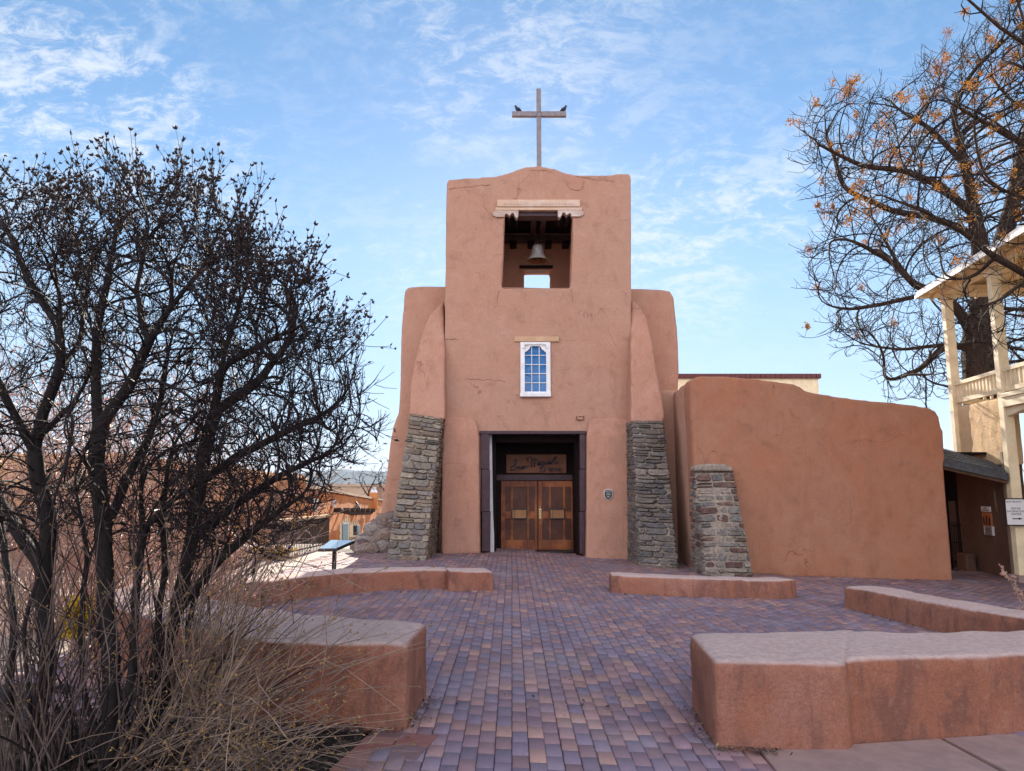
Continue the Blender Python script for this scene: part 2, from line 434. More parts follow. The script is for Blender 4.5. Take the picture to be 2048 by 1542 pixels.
def empty(name, loc, label, cat, group=None):
    e = bpy.data.objects.new(name, None); COL.objects.link(e)
    e.location = loc; e.empty_display_size = .2
    return tag(e, label, cat, group)
def pxbox(mb, x0, y0, x1, y1, Y, d, tone=None):
    """a box whose front face (at depth Y) spans a rectangle of the facade"""
    ym, xm = (y0+y1)/2, (x0+x1)/2
    a, b = at(x0, ym, Y).x, at(x1, ym, Y).x
    t, u = at(xm, y0, Y).z, at(xm, y1, Y).z
    mb.box((a, Y, u), (b, Y+d, t), tone)
def text_mesh(name, txt, size, mat, parent, loc, rot, ext=.002, align='CENTER', shear=0.):
    c = bpy.data.curves.new(name, 'FONT'); c.body = txt; c.size = size; c.extrude = ext; c.align_x = align; c.shear = shear
    t = bpy.data.objects.new('tmp_text', c); COL.objects.link(t)
    dg = bpy.context.evaluated_depsgraph_get()
    me = bpy.data.meshes.new_from_object(t.evaluated_get(dg), depsgraph=dg)
    bpy.data.objects.remove(t); bpy.data.curves.remove(c)
    me.materials.clear(); me.materials.append(mat)
    o = bpy.data.objects.new(name, me); COL.objects.link(o)
    mw = Matrix.Translation(loc) @ rot.to_4x4()
    if parent is not None:
        mw = Matrix.Translation(-Vector(parent.location)) @ mw; o.parent = parent
    me.transform(mw)
    return o
FACE = Matrix(((1,0,0),(0,0,-1),(0,1,0)))       # text in the XZ plane, read from -Y
# ================================================================== THE SETTING
def ground_mat():
    m, nt, b, N, L = new_mat('paving_ground')
    P = N('ShaderNodeNewGeometry').outputs['Position']
    sw = N('ShaderNodeMapping'); sw.inputs['Rotation'].default_value = (0, 0, pi/2); L(P, sw.inputs[0])
    br = N('ShaderNodeTexBrick'); L(sw.outputs[0], br.inputs['Vector'])
    br.inputs['Scale'].default_value = 1.0; br.inputs['Brick Width'].default_value = .23
    br.inputs['Row Height'].default_value = .115; br.inputs['Mortar Size'].default_value = .006
    br.inputs['Color1'].default_value = (.30, .23, .20, 1); br.inputs['Color2'].default_value = (.40, .29, .23, 1)
    br.inputs['Mortar'].default_value = (.10, .08, .07, 1); br.inputs['Bias'].default_value = 0
    f = _noise(N, L, P, .6, 6, .65, .5)
    g = _noise(N, L, P, 8, 8, .7)
    c = _mix(N, L, _ramp(N, L, f, .4, .7, 0, .5), br.outputs['Color'], (.30, .22, .18))
    c = _mix(N, L, _ramp(N, L, g, .4, .75, 0, .4), c, (.12, .09, .08))
    L(c, b.inputs['Base Color']); b.inputs['Roughness'].default_value = .85
    _bump(N, L, b, _mix(N, L, .5, br.outputs['Fac'], g), .25, .01)
    return m
def build_ground():
    xs = sorted(set([-900, -400, -150, -80, -40, -20, -12, -8, -5, -4, -3, -1, 2, 6, 10, 13, 20, 60, 200, 900]))
    ys = sorted(set([-900, -200, -60, -20, -8, 0, 4, 8, 12, 16, 19, 21, 23, 26, 30, 35, 40, 47, 60, 100, 300, 1000, 6000]))
    V = np.array([(x, y, gz(x, y)) for y in ys for x in xs])
    nx = len(xs)
    F = np.array([(j*nx+i, j*nx+i+1, (j+1)*nx+i+1, (j+1)*nx+i) for j in range(len(ys)-1) for i in range(nx-1)])
    tag(build_np('ground', V, F, ground_mat()), kind='structure')
build_ground()

def build_bricks():
    """every paver of the plaza: a chamfered block, a little proud, tilted and coloured on its own"""
    rng = np.random.default_rng(4)
    w, l, gap = .110, .220, .0050
    Vs, Ts = [], []
    pal = np.array([(.20,.20,.255), (.245,.235,.285), (.285,.205,.205), (.36,.245,.215), (.255,.195,.22), (.47,.315,.235), (.42,.28,.235)])
    pal = (pal*.70 + np.array([(.30,.165,.165)])*.30)*np.array([.93,.84,.90])
    wt = np.array([.24, .19, .17, .12, .14, .06, .08])
    base = np.array([(-1,-1),(1,-1),(1,1),(-1,1)])
    mulch_edge = lambda y: -.98 + .235*(y-4.2)
    k = 0
    for ix in range(int((-4.6)/w), int(13./w)):
        off = (ix % 2)*l/2 + (rng.random()-.5)*.03
        dxw = rng.normal(0, .0012)
        for iy in range(int(3.3/l), int(19.9/l)):
            cx, cy = (ix+.5)*w + dxw, (iy+.5)*l + off
            if cy > 19.7 or (cy > 18.1 and not -0.85 < cx < 1.95): continue
            if cy < 5.25 and cx < -.72 - .30*(5.25-cy) : continue        # mulch bed and its border
            if cy < 5.6 and cx > 1.66: continue              # concrete walk
            if cx > 8.6 and cy < 8: continue
            if cx > 4.2 and cy > (18.4 if 9.2 < cx < 11.6 else 15.7): continue
            hx, hy = w/2-gap/2*rng.uniform(.5,1.2), l/2-gap/2*rng.uniform(.5,1.2)
            # low heave of the old bed: a shallow ridge and a sunk strip
            hv = .010*sin(cx*1.1+.8)*sin(cy*.75) + .004*sin(cx*3.1+cy*2.3)
            z0 = gz(cx, cy) + .034 + hv + rng.normal(0, .0022) + (rng.normal(0,.005) if rng.random() < .07 else 0)
            tx, ty = rng.normal(0, .011, 2)
            ch = .005
            zz = lambda p: z0 + (p[:,0]-cx)*(tx - .035*(cx > -1)) + (p[:,1]-cy)*ty
            rings = []
            for r, dz in ((0., -.05), (0., -ch), (ch, 0.)):
                p = np.stack([cx + base[:,0]*(hx-r), cy + base[:,1]*(hy-r)], 1)
                rings.append(np.concatenate([p, (zz(p)+dz)[:,None]], 1))
            Vs.append(np.concatenate(rings))
            # colours come in drifts: tan bricks gather in patches
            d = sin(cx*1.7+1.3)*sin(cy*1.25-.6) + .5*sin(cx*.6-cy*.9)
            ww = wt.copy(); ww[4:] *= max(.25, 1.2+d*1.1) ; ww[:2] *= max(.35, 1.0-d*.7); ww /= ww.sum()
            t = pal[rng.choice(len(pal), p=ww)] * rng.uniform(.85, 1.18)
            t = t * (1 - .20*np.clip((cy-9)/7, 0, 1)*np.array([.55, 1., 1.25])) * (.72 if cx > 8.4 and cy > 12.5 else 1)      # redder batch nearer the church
            Ts.append(np.repeat(t[None], 12, 0)); k += 1
    n = k
    f1 = []
    for a, b in ((0, 4), (4, 8)):
        for i in range(4):
            j = (i+1) % 4
            f1.append((a+i, a+j, b+j, b+i))
    f1.append((8, 9, 10, 11))
    F = (np.arange(n)[:, None, None]*12 + np.array(f1)[None]).reshape(-1, 4)
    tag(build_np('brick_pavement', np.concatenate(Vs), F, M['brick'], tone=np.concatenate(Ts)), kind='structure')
build_bricks()

def build_fore():
    # joint sand under the pavers
    mb = MB()
    for x0, x1 in ((-4.6, -1.0), (-1.0, 8.6)):
        mb.add([(x0,2.6,gz(x0)+.006),(x1,2.6,gz(x1)+.006),(x1,19.7,gz(x1)+.006),(x0,19.7,gz(x0)+.006)], [(0,1,2,3)])
    mb.add([(8.6,8,gz(8.6)+.006),(13,8,gz(13)+.006),(13,18.7,gz(13)+.006),(8.6,18.7,gz(8.6)+.006)], [(0,1,2,3)])
    tag(build('path', mb, plain_mat('joint_sand', (.085,.066,.06), (.04,.032,.03), 30, .95, bump=.4)), kind='structure')
    # pink concrete walk, two slabs with an open joint
    a = [gr(1522,1512), gr(1880,1488), gr(2010,1560), gr(1590,1600)]
    b_ = [gr(1888,1487), gr(2600,1440), gr(2900,1620), gr(2022,1558)]
    for q in (a, b_):
        mb = MB()
        t = [Vector((p.x, p.y, p.z+.040)) for p in q]; u = [Vector((p.x, p.y, p.z-.08)) for p in q]
        mb.hexa([u[0], u[1], u[2], u[3], t[0], t[1], t[2], t[3]][::1])
        o = build('pavement_slab', mb, M['concrete'], bevel=.008)
        bm = bmesh.new(); bm.from_mesh(o.data); bmesh.ops.recalc_face_normals(bm, faces=bm.faces); bm.to_mesh(o.data); bm.free()
        tag(o, kind='structure')
    # border bricks of the planting bed (laid long side to the bed)
    rng = random.Random(3)
    mb = MB()
    p0, p1 = gr(745, 1468), gr(600, 1600)
    d = (p1-p0).normalized(); nrm = Vector((-d.y, d.x, 0)); 
    if nrm.x < 0: nrm = -nrm
    L_ = (p1-p0).length
    for row in range(2):
        s = .0
        while s < L_:
            c = p0 + d*(s+.057+row*.0) + nrm*(.117+row*.235)
            hw, hl = .054, .112
            k = [c - d*hw - nrm*hl, c + d*hw - nrm*hl, c + d*hw + nrm*hl, c - d*hw + nrm*hl]
            z = .026 + rng.gauss(0, .003)
            tt = rng.choice([(.25,.095,.075),(.22,.10,.09),(.17,.085,.085),(.28,.13,.10)])
            mb.hexa([q + Vector((0,0,z-.06)) for q in k] + [q + Vector((0,0,z)) for q in k], tt)
            s += .1185
    o = build('kerb', mb, M['brick'], bevel=.004)
    bm = bmesh.new(); bm.from_mesh(o.data); bmesh.ops.recalc_face_normals(bm, faces=bm.faces); bm.to_mesh(o.data); bm.free()
    tag(o, kind='structure')
    # planting bed
    rng = np.random.default_rng(8)
    e0, e1 = gr(745, 1470), gr(600, 1600)
    nx, ny = 60, 50
    V, F = [], []
    for j in range(ny):
        y = 2.6 + (6.2-2.6)*j/(ny-1)
        xr = e0.x + (e1.x-e0.x)*(y-e0.y)/(e1.y-e0.y)
        if y > e0.y: xr = e0.x - .02
        for i in range(nx):
            x = -6.0 + (xr+6.0)*i/(nx-1)
            V.append((x, y, .02 + .03*sin(x*5)*sin(y*4) + .012*rng.normal() + .05*(1-i/(nx-1))))
    F = [(j*nx+i, j*nx+i+1, (j+1)*nx+i+1, (j+1)*nx+i) for j in range(ny-1) for i in range(nx-1)]
    tag(build_np('garden_soil', np.array(V), np.array(F), M['mulch'], smooth=True), kind='structure')
    # bark chips and dry leaves lying on it
    n = 9000
    xs = rng.uniform(-4.2, -.6, n); ys = rng.uniform(3.2, 5.4, n)
    xr = e0.x + (e1.x-e0.x)*(ys-e0.y)/(e1.y-e0.y)
    ok = (xs < np.minimum(xr, e0.x)-.03) & (ys < e0.y + .1); xs, ys = xs[ok], ys[ok]; n = len(xs)
    a = rng.uniform(0, 2*pi, n); ln = rng.uniform(.008, .030, n); wd = ln*rng.uniform(.25, .7, n)
    ti = rng.uniform(-.5, .5, (n, 2)); zc = rng.uniform(.045, .085, n)
    q = np.array([(-1,-1),(1,-1),(1,1),(-1,1)])
    V = np.zeros((n, 4, 3))
    for k_ in range(4):
        u, v = q[k_,0]*ln, q[k_,1]*wd
        V[:,k_,0] = xs + u*np.cos(a) - v*np.sin(a); V[:,k_,1] = ys + u*np.sin(a) + v*np.cos(a); V[:,k_,2] = zc + u*ti[:,0] + v*ti[:,1]
    pal = np.array([(.05,.03,.022),(.03,.02,.016),(.09,.055,.035),(.17,.11,.07),(.30,.22,.16)])
    t = pal[rng.choice(5, n, p=[.38,.36,.17,.06,.03])]
    tag(build_np('bark_mulch', V.reshape(-1,3), np.arange(n*4).reshape(-1,4), M['chip'], tone=np.repeat(t,4,0)),
        'dark bark chips and dead leaves under the lilac stems', 'mulch', kind='stuff')
build_fore()

def build_hills():
    rng = np.random.default_rng(5)
    n = 90
    V, F = [], []
    for r, (Y, hs, ph) in enumerate(((5200, 1., 0.), (3600, .55, 1.7))):
        base = len(V)
        for i in range(n):
            x = -6500 + 9000*i/(n-1)
            prof = 95 + 60*sin(x*.0011+1.2+ph) + 34*sin(x*.0031+ph*2) + 14*sin(x*.009+ph) + 6*rng.normal()
            h = max(15, prof*hs*Y/5200*1.0)
            V += [(x, Y-900, -40), (x, Y, h), (x, Y+900, -40)]
        for i in range(n-1):
            a = base+i*3
            F += [(a, a+3, a+4, a+1), (a+1, a+4, a+5, a+2)]
    tag(build_np('hills', np.array(V, float), np.array(F), M['hill'], smooth=True), kind='structure')
build_hills()

# ================================================================== THE CHURCH
YT, YN, YD = 18.3, 19.3, 19.65      # tower face, nave face, door leaves
def ring(pts, Y): return [at(x, y, Y) for x, y in pts]
def slab(name, pts, Y, depth, mat, parent=None, flare=None):
    f = ring(pts, Y)
    b = [Vector((p.x, Y + depth, p.z)) for p in f]
    mb = MB(); mb.prism(f, b)
    o = build(name, mb, mat, parent)
    bm = bmesh.new(); bm.from_mesh(o.data); bmesh.ops.recalc_face_normals(bm, faces=bm.faces)
    bmesh.ops.triangulate(bm, faces=bm.faces); bm.to_mesh(o.data); bm.free()
    return o
def sloped(name, pts, Yf, Yb, mat, parent=None):
    """prism whose front leans back: each front point carries its own depth"""
    f = [at(x, y, Y) for x, y, Y in pts]
    b = [Vector((p.x, Yb, p.z)) for p in f]
    mb = MB(); mb.prism(f, b)
    o = build(name, mb, mat, parent)
    bm = bmesh.new(); bm.from_mesh(o.data); bmesh.ops.recalc_face_normals(bm, faces=bm.faces)
    bmesh.ops.triangulate(bm, faces=bm.faces); bm.to_mesh(o.data); bm.free()
    return o
def stones(mb, bl, br, tr, tl, rows, seed, pal, wmin=.2, wmax=.6, out=.026, gap=.010, side=False):
    """coursed rubble on the quad bl-br-tr-tl (as seen from outside)"""
    rng = random.Random(seed)
    bl, br, tr, tl = map(Vector, (bl, br, tr, tl))
    nrm = (br-bl).cross(tl-bl).normalized()
    hs = [rng.uniform(.7, 1.4) for _ in range(rows)]; tot = sum(hs); v = 0
    P = lambda u, v_: (bl*(1-u)+br*u)*(1-v_) + (tl*(1-u)+tr*u)*v_
    H = (tl-bl).length
    for h in hs:
        h /= tot
        W = (P(1, v+h/2)-P(0, v+h/2)).length
        u = 0.0 
        while u < 1:
            du = rng.uniform(wmin, wmax)/W
            if 1-u-du < .5*wmin/W: du = 1-u
            split = rng.random() < .18 and du*W < .4
            for part in range(2 if split else 1):
                vv, hh = (v, h) if not split else (v + part*h/2, h/2)
                cu, cv = u+du/2, vv+hh/2
                g = gap*rng.uniform(.6, 1.8)
                ru, rv = max(.02, du*W/2-g), max(.014, hh*H/2-g)
                c = P(cu, cv)
                ex = (P(min(1, cu+.01), cv)-P(max(0, cu-.01), cv)).normalized(); ey = nrm.cross(ex)
                n = 11; o_ = out*rng.uniform(.3, 1.3)
                rings = []
                ang0 = rng.uniform(0, .5); n = 14
                off = [rng.uniform(.86, 1.06) for _ in range(n)]
                sk = rng.uniform(-.25, .25)
                for r, z in ((1.03, -.06), (1.0, o_*.3), (.93, o_*.95), (.55, o_*rng.uniform(.7, 1.25))):
                    rr = []
                    for k in range(n):
                        a = 2*pi*k/n + ang0; ca, sa = cos(a), sin(a)
                        q = min(1/max(abs(ca), abs(sa)), 1.36)
                        rr.append(c + ex*((ca*q*r*off[k] + sk*sa*.3)*ru) + ey*(sa*q*rv*r*off[k]) + nrm*(z + .012 + (rng.uniform(-.009, .009) if r < 1 else 0)))
                    rings += rr
                rings.append(c + nrm*(o_ + .012))
                fs = [(i*n+k, i*n+(k+1) % n, (i+1)*n+(k+1) % n, (i+1)*n+k) for i in range(3) for k in range(n)]
                fs += [(3*n+k, 3*n+(k+1) % n, 4*n) for k in range(n)]
                t = rng.choice(pal); s_ = rng.uniform(.75, 1.25)
                mb.add(rings, fs, tuple(q*s_ for q in t))
            u += du
        v += h
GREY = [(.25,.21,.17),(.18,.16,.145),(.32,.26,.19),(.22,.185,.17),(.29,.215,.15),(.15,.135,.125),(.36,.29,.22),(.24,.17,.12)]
REDGREY = [(.22,.19,.165),(.27,.22,.18),(.14,.07,.06),(.19,.17,.16),(.30,.25,.20),(.17,.09,.075)]

church = empty('adobe_church', (0.6, YT, gz(.6)), 'old adobe mission church with bell tower and stone buttresses', 'church')
nave_pts = [(905,1120),(752,1120),(756,1042),(763,1010),(770,970),(776,920),(781,872),(788,846),(797,826),(799,760),(801,700),(803,650),(806,598),(809,580),(816,573),(840,571),(905,571),
            (1255,576),(1325,577),(1342,581),(1351,594),(1355,650),(1358,720),(1359,800),(1361,900),(1364,1130),(1255,1130)]
nave = slab('nave', nave_pts, YN, 15.0, M['church'], church)
ent0 = slab('c0', [(955,1160),(955,855),(1180,855),(1180,1160)], YT-.4, 2.2, M['church'])
bake_adobe(nave, .085, 3, .07, 1.2, (ent0,))
tower_pts = [(880,1125),(882,1000),(884,840),(886,780),(889,690),(891,500),(893,366),(897,359),(960,354),(998,351),(1020,345),(1045,335),(1078,331),(1110,337),(1134,347),(1155,350),
             (1200,350),(1256,347),(1262,353),(1263,500),(1263,700),(1265,840),(1269,1000),(1274,1135)]
tower = slab('tower', tower_pts, YT, 3.4, M['church'], church)
# openings
belfry = slab('c1', [(1003,577),(1005,540),(1008,480),(1010,408),(1146,406),(1145,480),(1143,540),(1141,576)], YT, 1.3, M['church'])
z_sill = at(1070, 577, YT).z
chamber = MB(); chamber.box((at(1003,500,YT).x-.32, YT+.62, z_sill+.0), (at(1141,500,YT).x+.30, YT+2.75, z_sill+3.0)); chamber = build('c2', chamber, M['church'])
wb = MB(); zw = at(1075, 538, YT+2.75).z
wb.box((at(1048,550,YT+2.75).x, YT+2.4, z_sill+.15), (at(1101,550,YT+2.75).x, YT+4.2, zw)); wb = build('c3', wb, M['church'])
ent = slab('c4', [(961,1140),(961,862),(1171,862),(1171,1140)], YT-.4, 1.95, M['church'])
belfry.location.y = -.4
win = slab('c5', [(1043,790),(1043,686),(1099,686),(1099,790)], YT-.3, .42, M['church'])
bake_adobe(tower, .040, 2, .03, .8, (belfry, chamber, wb, ent, win))
# pilasters beside the door
p = sloped('pilaster', [(882,1112,18.02),(960,1109,18.02),(959,1000,18.04),(958,870,18.1),(954,846,18.14),(944,836,18.2),(905,834,18.22),(886,838,18.2),(884,870,18.12),(883,1000,18.05)], 0, 18.7, M['butt'], church)
bake_adobe(p, .04, 5, .03, .7)
p = sloped('pilaster', [(1172,1122,17.98),(1274,1124,17.98),(1270,1000,18.02),(1266,870,18.1),(1262,843,18.16),(1250,836,18.2),(1190,836,18.2),(1178,842,18.16),(1174,870,18.1),(1173,1000,18.02)], 0, 18.7, M['butt'], church)
bake_adobe(p, .04, 5, .03, .7)
# plastered upper buttresses
u = sloped('upper_buttress', [(818,832,17.75),(821,770,17.9),(827,730,18.0),(838,690,18.15),(848,655,18.3),(858,632,18.5),(886,602,18.8),(890,700,18.1),(890,840,17.75)], 0, 19.6, M['butt'], church)
bake_adobe(u, .045, 4, .04, .6)
u = sloped('upper_buttress', [(1262,846,17.4),(1262,700,17.9),(1262,596,18.7),(1280,612,18.6),(1296,640,18.4),(1306,690,18.1),(1314,740,17.85),(1325,795,17.6),(1331,830,17.45),(1326,846,17.4)], 0, 19.6, M['butt'], church)
bake_adobe(u, .045, 4, .04, .6)
# stone buttresses
def stone_buttress(name, fl, fr, tr, tl, Yb, sideL, rows, pal, seed, parent, wmin=.22, wmax=.55, inner=None):
    """battered block: front quad fl fr tr tl, running back to depth Yb; stones on the front and on one flank"""
    core = MB()
    fl, fr, tr, tl = map(Vector, (fl, fr, tr, tl))
    bk = [Vector((p_.x, Yb, p_.z)) for p_ in (fl, fr, tr, tl)]
    w_ = Vector((0, .008, 0)); e_ = Vector((.004, 0, 0))
    core.hexa([fl+w_+e_, fr+w_-e_, bk[1]-e_, bk[0]+e_, tl+w_+e_, tr+w_-e_, bk[2]-e_, bk[3]+e_])
    o = build(name, core, M['mortar'], parent)
    bake_adobe(o, .05, 1, .025, .25)
    mb = MB()
    stones(mb, fl, fr, tr, tl, rows, seed, pal, wmin, wmax)
    if sideL: stones(mb, bk[0], fl, tl, bk[3], rows, seed+1, pal)
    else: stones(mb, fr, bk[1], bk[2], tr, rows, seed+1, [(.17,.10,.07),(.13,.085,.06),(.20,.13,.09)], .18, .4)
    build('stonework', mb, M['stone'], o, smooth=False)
    return o
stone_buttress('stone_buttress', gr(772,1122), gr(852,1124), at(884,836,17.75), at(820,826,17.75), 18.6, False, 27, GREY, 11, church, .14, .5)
stone_buttress('stone_buttress', gr(1281,1136), gr(1359,1142), at(1328,842,17.42), at(1264,840,17.42), 18.6, True, 29, [(.17,.145,.13),(.125,.11,.105),(.22,.175,.145),(.15,.13,.13),(.19,.15,.12)], 21, church, .14, .55)
# bare rubble where the nave wall meets the ground
def rubble():
    mb = MB(); rng = random.Random(6)
    for i in range(150):
        px = rng.uniform(718, 800); f_ = (px-718)/82
        top = 1095 - 62*min(1, f_*1.5+.08)
        py = rng.uniform(top, 1100); Y = YN-.15 - .9*(py-1040)/60*rng.uniform(.5, 1)
        c = at(px, py, Y); s = rng.uniform(.08, .2)
        V, F = [], []
        bm = bmesh.new(); bmesh.ops.create_icosphere(bm, subdivisions=2, radius=s)
        ph = [rng.uniform(0, 6) for _ in range(3)]
        for v in bm.verts:
            k = 1 + .28*sin(v.co.x*14/s*.12+ph[0])*sin(v.co.y*13/s*.12+ph[1]) + rng.uniform(-.12, .12)
            V.append(c + Vector((v.co.x*1.4, v.co.y, v.co.z*.8))*k)
        F = [tuple(x.index for x in f.verts) for f in bm.faces]; bm.free()
        t = rng.choice([(.30,.22,.18),(.20,.15,.14),(.25,.19,.17),(.33,.27,.24),(.16,.10,.09)])
        mb.add(V, F, t)
    build('rubble_footing', mb, M['stone'], church)
rubble()

# ---- wear in the tower plaster: settled cracks and one repair
def crack(pts, seed, r=.007):
    rg = random.Random(seed); P_ = []
    for (x0, y0), (x1, y1) in zip(pts[:-1], pts[1:]):
        n = max(2, int(math.hypot(x1-x0, y1-y0)/5))
        for k in range(n): P_.append(at(x0+(x1-x0)*k/n+rg.uniform(-1.2,1.2), y0+(y1-y0)*k/n+rg.uniform(-1.6,1.6), YT-.004))
    mb = MB(); mb.tube(P_, [r*rg.uniform(.2,.95) for _ in P_], 5); build('plaster_crack', mb, M['rust'], church)
crack([(888,679),(905,678),(925,681)], 1); crack([(930,758),(955,759),(985,760),(1016,764)], 2, .006); crack([(898,378),(925,375),(960,371),(985,368)], 3, .006); crack([(1062,342),(1082,341),(1108,343)], 4, .006)
crack([(1150,351),(1190,360),(1235,362)], 5, .006); crack([(998,580),(995,598),(993,612)], 6, .006); crack([(1142,578),(1146,600),(1149,614)], 7, .006); crack([(1105,680),(1150,681),(1180,679)], 8, .004)
pp = [(1131,360),(1142,356),(1160,359),(1168,362),(1166,372),(1158,381),(1150,380),(1141,377),(1134,369)]
pp = [(x+.8*sin(x*3.1), y+.8*cos(y*2.3)) for x, y in pp]
f = ring(pp, YT-.022); mb = MB(); mb.prism(f, [Vector((q.x, YT+.06, q.z)) for q in f]); o = build('repair_patch', mb, M['butt'], church, bevel=.012)
bm = bmesh.new(); bm.from_mesh(o.data); bmesh.ops.recalc_face_normals(bm, faces=bm.faces); bm.to_mesh(o.data); bm.free()
# ---- belfry fittings
def beam_from_poly(name, pts, Y, d, mat, parent):
    f = ring(pts, Y); mb = MB(); mb.prism(f, [Vector((p_.x, Y+d, p_.z)) for p_ in f])
    o = build(name, mb, mat, parent)
    bm = bmesh.new(); bm.from_mesh(o.data); bmesh.ops.recalc_face_normals(bm, faces=bm.faces); bm.to_mesh(o.data); bm.free()
    return o
mb = MB(); pxbox(mb, 994, 399, 1160, 413, YT-.085, .5)
lint = build('bell_lintel', mb, M['lintel'], church, bevel=.012)
mb = MB(); pxbox(mb, 991, 414.5, 1164, 420, YT-.07, .5); build('lintel_moulding', mb, M['lintel'], lint, bevel=.008)
pts_ = [(1006,409.5)]
for i in range(22):      # carved dentils worn into the lower edge of the beam
    x = 1008 + i*6.4; pts_ += [(x,408.8),(x+.3,405.5),(x+3.4,405.5),(x+3.7,408.8)]
pts_ += [(1151,408.8),(1151,409.5)]
mb = MB(); f = ring(pts_, YT-.09); mb.prism(f, [Vector((p_.x, YT-.06, p_.z)) for p_ in f]); o = build('lintel_carving', mb, M['lintelg'], lint)
bm = bmesh.new(); bm.from_mesh(o.data); bmesh.ops.triangulate(bm, faces=bm.faces); bmesh.ops.recalc_face_normals(bm, faces=bm.faces); bm.to_mesh(o.data); bm.free()
mb = MB(); pxbox(mb, 1037, 420.5, 1116, 432, YT+.05, .35); build('header_beam', mb, M['purple'], church, bevel=.01)
def corbel(sgn):
    base = [(991,420.5),(1037,420.5),(1037,424),(1036,434),(1033,435.5),(1030.5,433),(1027,425.5),(1023,426),(1019,431),(1014,427),(1010,428),(1009,433.5),(992,433.5),(986,430),(985,425.5),(988,423)]
    if sgn > 0: base = [(2152.5-x, y-1) for x, y in base][::-1]
    c = beam_from_poly('corbel', base, YT-.06, .22, M['lintelg'], church)
    # the carved bracket behind it, dark with age
    b2 = [(1005,421),(1037,421),(1036,438),(1034,443),(1031,443),(1029,437),(1025,434),(1022,438),(1019,444),(1015,441),(1012,433),(1006,431)]
    if sgn > 0: b2 = [(2152.5-x, y-1) for x, y in b2][::-1]
    beam_from_poly('bracket', b2, YT+.18, .5, M['dark'], church)
corbel(-1); corbel(1)
YB = YT + 2.72                              # inner face of the back wall
def roof_timbers():
    zc = z_sill + 2.62
    for px in (1067.5, 1086.5):
        mb = MB(); xa = at(px, 455, YT+1.5).x; mb.box((xa-.075, YT+.35, zc-.30), (xa+.075, YB-.02, zc-.12)); build('joist', mb, M['purple'], church, bevel=.01)
    mb = MB(); x0, x1 = at(1003,500,YT).x-.3, at(1141,500,YT).x+.28
    mb.box((x0, YT+.64, zc-.10), (x1, YB-.01, zc+.3)); build('ceiling_boards', mb, M['dark'], church)
    zb = at(1075, 470, YB-.3).z; zb0 = at(1075, 481, YB-.3).z
    mb = MB(); mb.box((x0, YB-.3, zb0), (x1, YB-.02, zb)); build('wall_plate', mb, M['purple'], church, bevel=.01)
    for px in (1027, 1062, 1097, 1132):
        mb = MB(); pxbox(mb, px-6.5, 480.5, px+6.5, 489.5, YB-.42, .40)
        build('beam_end', mb, M['dark'], church, bevel=.012)
roof_timbers()
mb = MB(); pxbox(mb, 1039, 530.5, 1106, 535.5, YB-.06, .5); build('inner_lintel', mb, M['dark'], church, bevel=.01)
mb = MB(); pxbox(mb, 1046, 536, 1103, 539, YB+.05, .4); build('inner_lintel', mb, M['purple'], church)

# ---- window over the door
wz = at(1070, 738, YT)
wf = MB(); Yw = YT-.055
pxbox(wf, 1041, 684, 1049.5, 792, Yw, .14); pxbox(wf, 1092.5, 684, 1101, 792, Yw, .14)
pxbox(wf, 1049.5, 684, 1092.5, 689, Yw, .14); pxbox(wf, 1040, 786.5, 1102, 793, Yw-.05, .2)
window = build('window', wf, M['white'], church, bevel=.006)
va = MB()
for s in (0, 1):
    pts = [(1049.5,689),(1064,689),(1064,691.5),(1060.5,693.5),(1059,697.5),(1054,701.5),(1050,705),(1049.5,709)]
    if s: pts = [(2142-x, y) for x, y in pts][::-1]
    f = ring(pts, Yw+.03); va.prism(f, [Vector((p_.x, Yw+.06, p_.z)) for p_ in f])
f = ring([(1064,689),(1078,689),(1078,692),(1064,692)], Yw+.03); va.prism(f, [Vector((p_.x, Yw+.06, p_.z)) for p_ in f])
o = build('window_valance', va, M['white'], window)
bm = bmesh.new(); bm.from_mesh(o.data); bmesh.ops.recalc_face_normals(bm, faces=bm.faces); bm.to_mesh(o.data); bm.free()
for s in (0, 1):
    sc = MB()
    X = (lambda x: 2142-x) if s else (lambda x: x)
    c1 = [(1045,695),(1046,697.5),(1048.5,697.5),(1050,694),(1052,689.5),(1055,689.5),(1056,693)]
    sc.tube([at(X(x), y, Yw-.004) for x, y in c1], .006, 5)
    build('scroll_ornament', sc, M['lintelg'], window)
mu = MB()
for px in (1063.5, 1078.5): pxbox(mu, px-.65, 690, px+.65, 784, Yw+.062, .03)
for py in (710.5, 729, 747, 765.5): pxbox(mu, 1049.5, py-.6, 1092.5, py+.6, Yw+.066, .03)
pxbox(mu, 1049.5, 783, 1092.5, 786.5, Yw+.05, .05)
build('muntins', mu, M['white'], window)
gl = MB(); pxbox(gl, 1049, 688, 1093, 786, Yw+.10, .008); build('pane', gl, M['glass'], window)
rm = MB(); pxbox(rm, 1045, 686, 1097, 790, YT+.36, .02); build('window_backing', rm, M['black'], window)
bl = MB(); c = at(1070, 737, YT+.2); bl.lathe([(.001,.10),(.03,.09),(.03,.05),(.012,.035),(.05,-.02),(.045,-.07),(.001,-.10)], c, 12)
build('lamp_glass', bl, M['signface'], window, smooth=True)
mb = MB(); pxbox(mb, 1029, 673, 1118, 683, YT-.045, .2)
build('window_lintel', mb, M['plank'], church, bevel=.012)

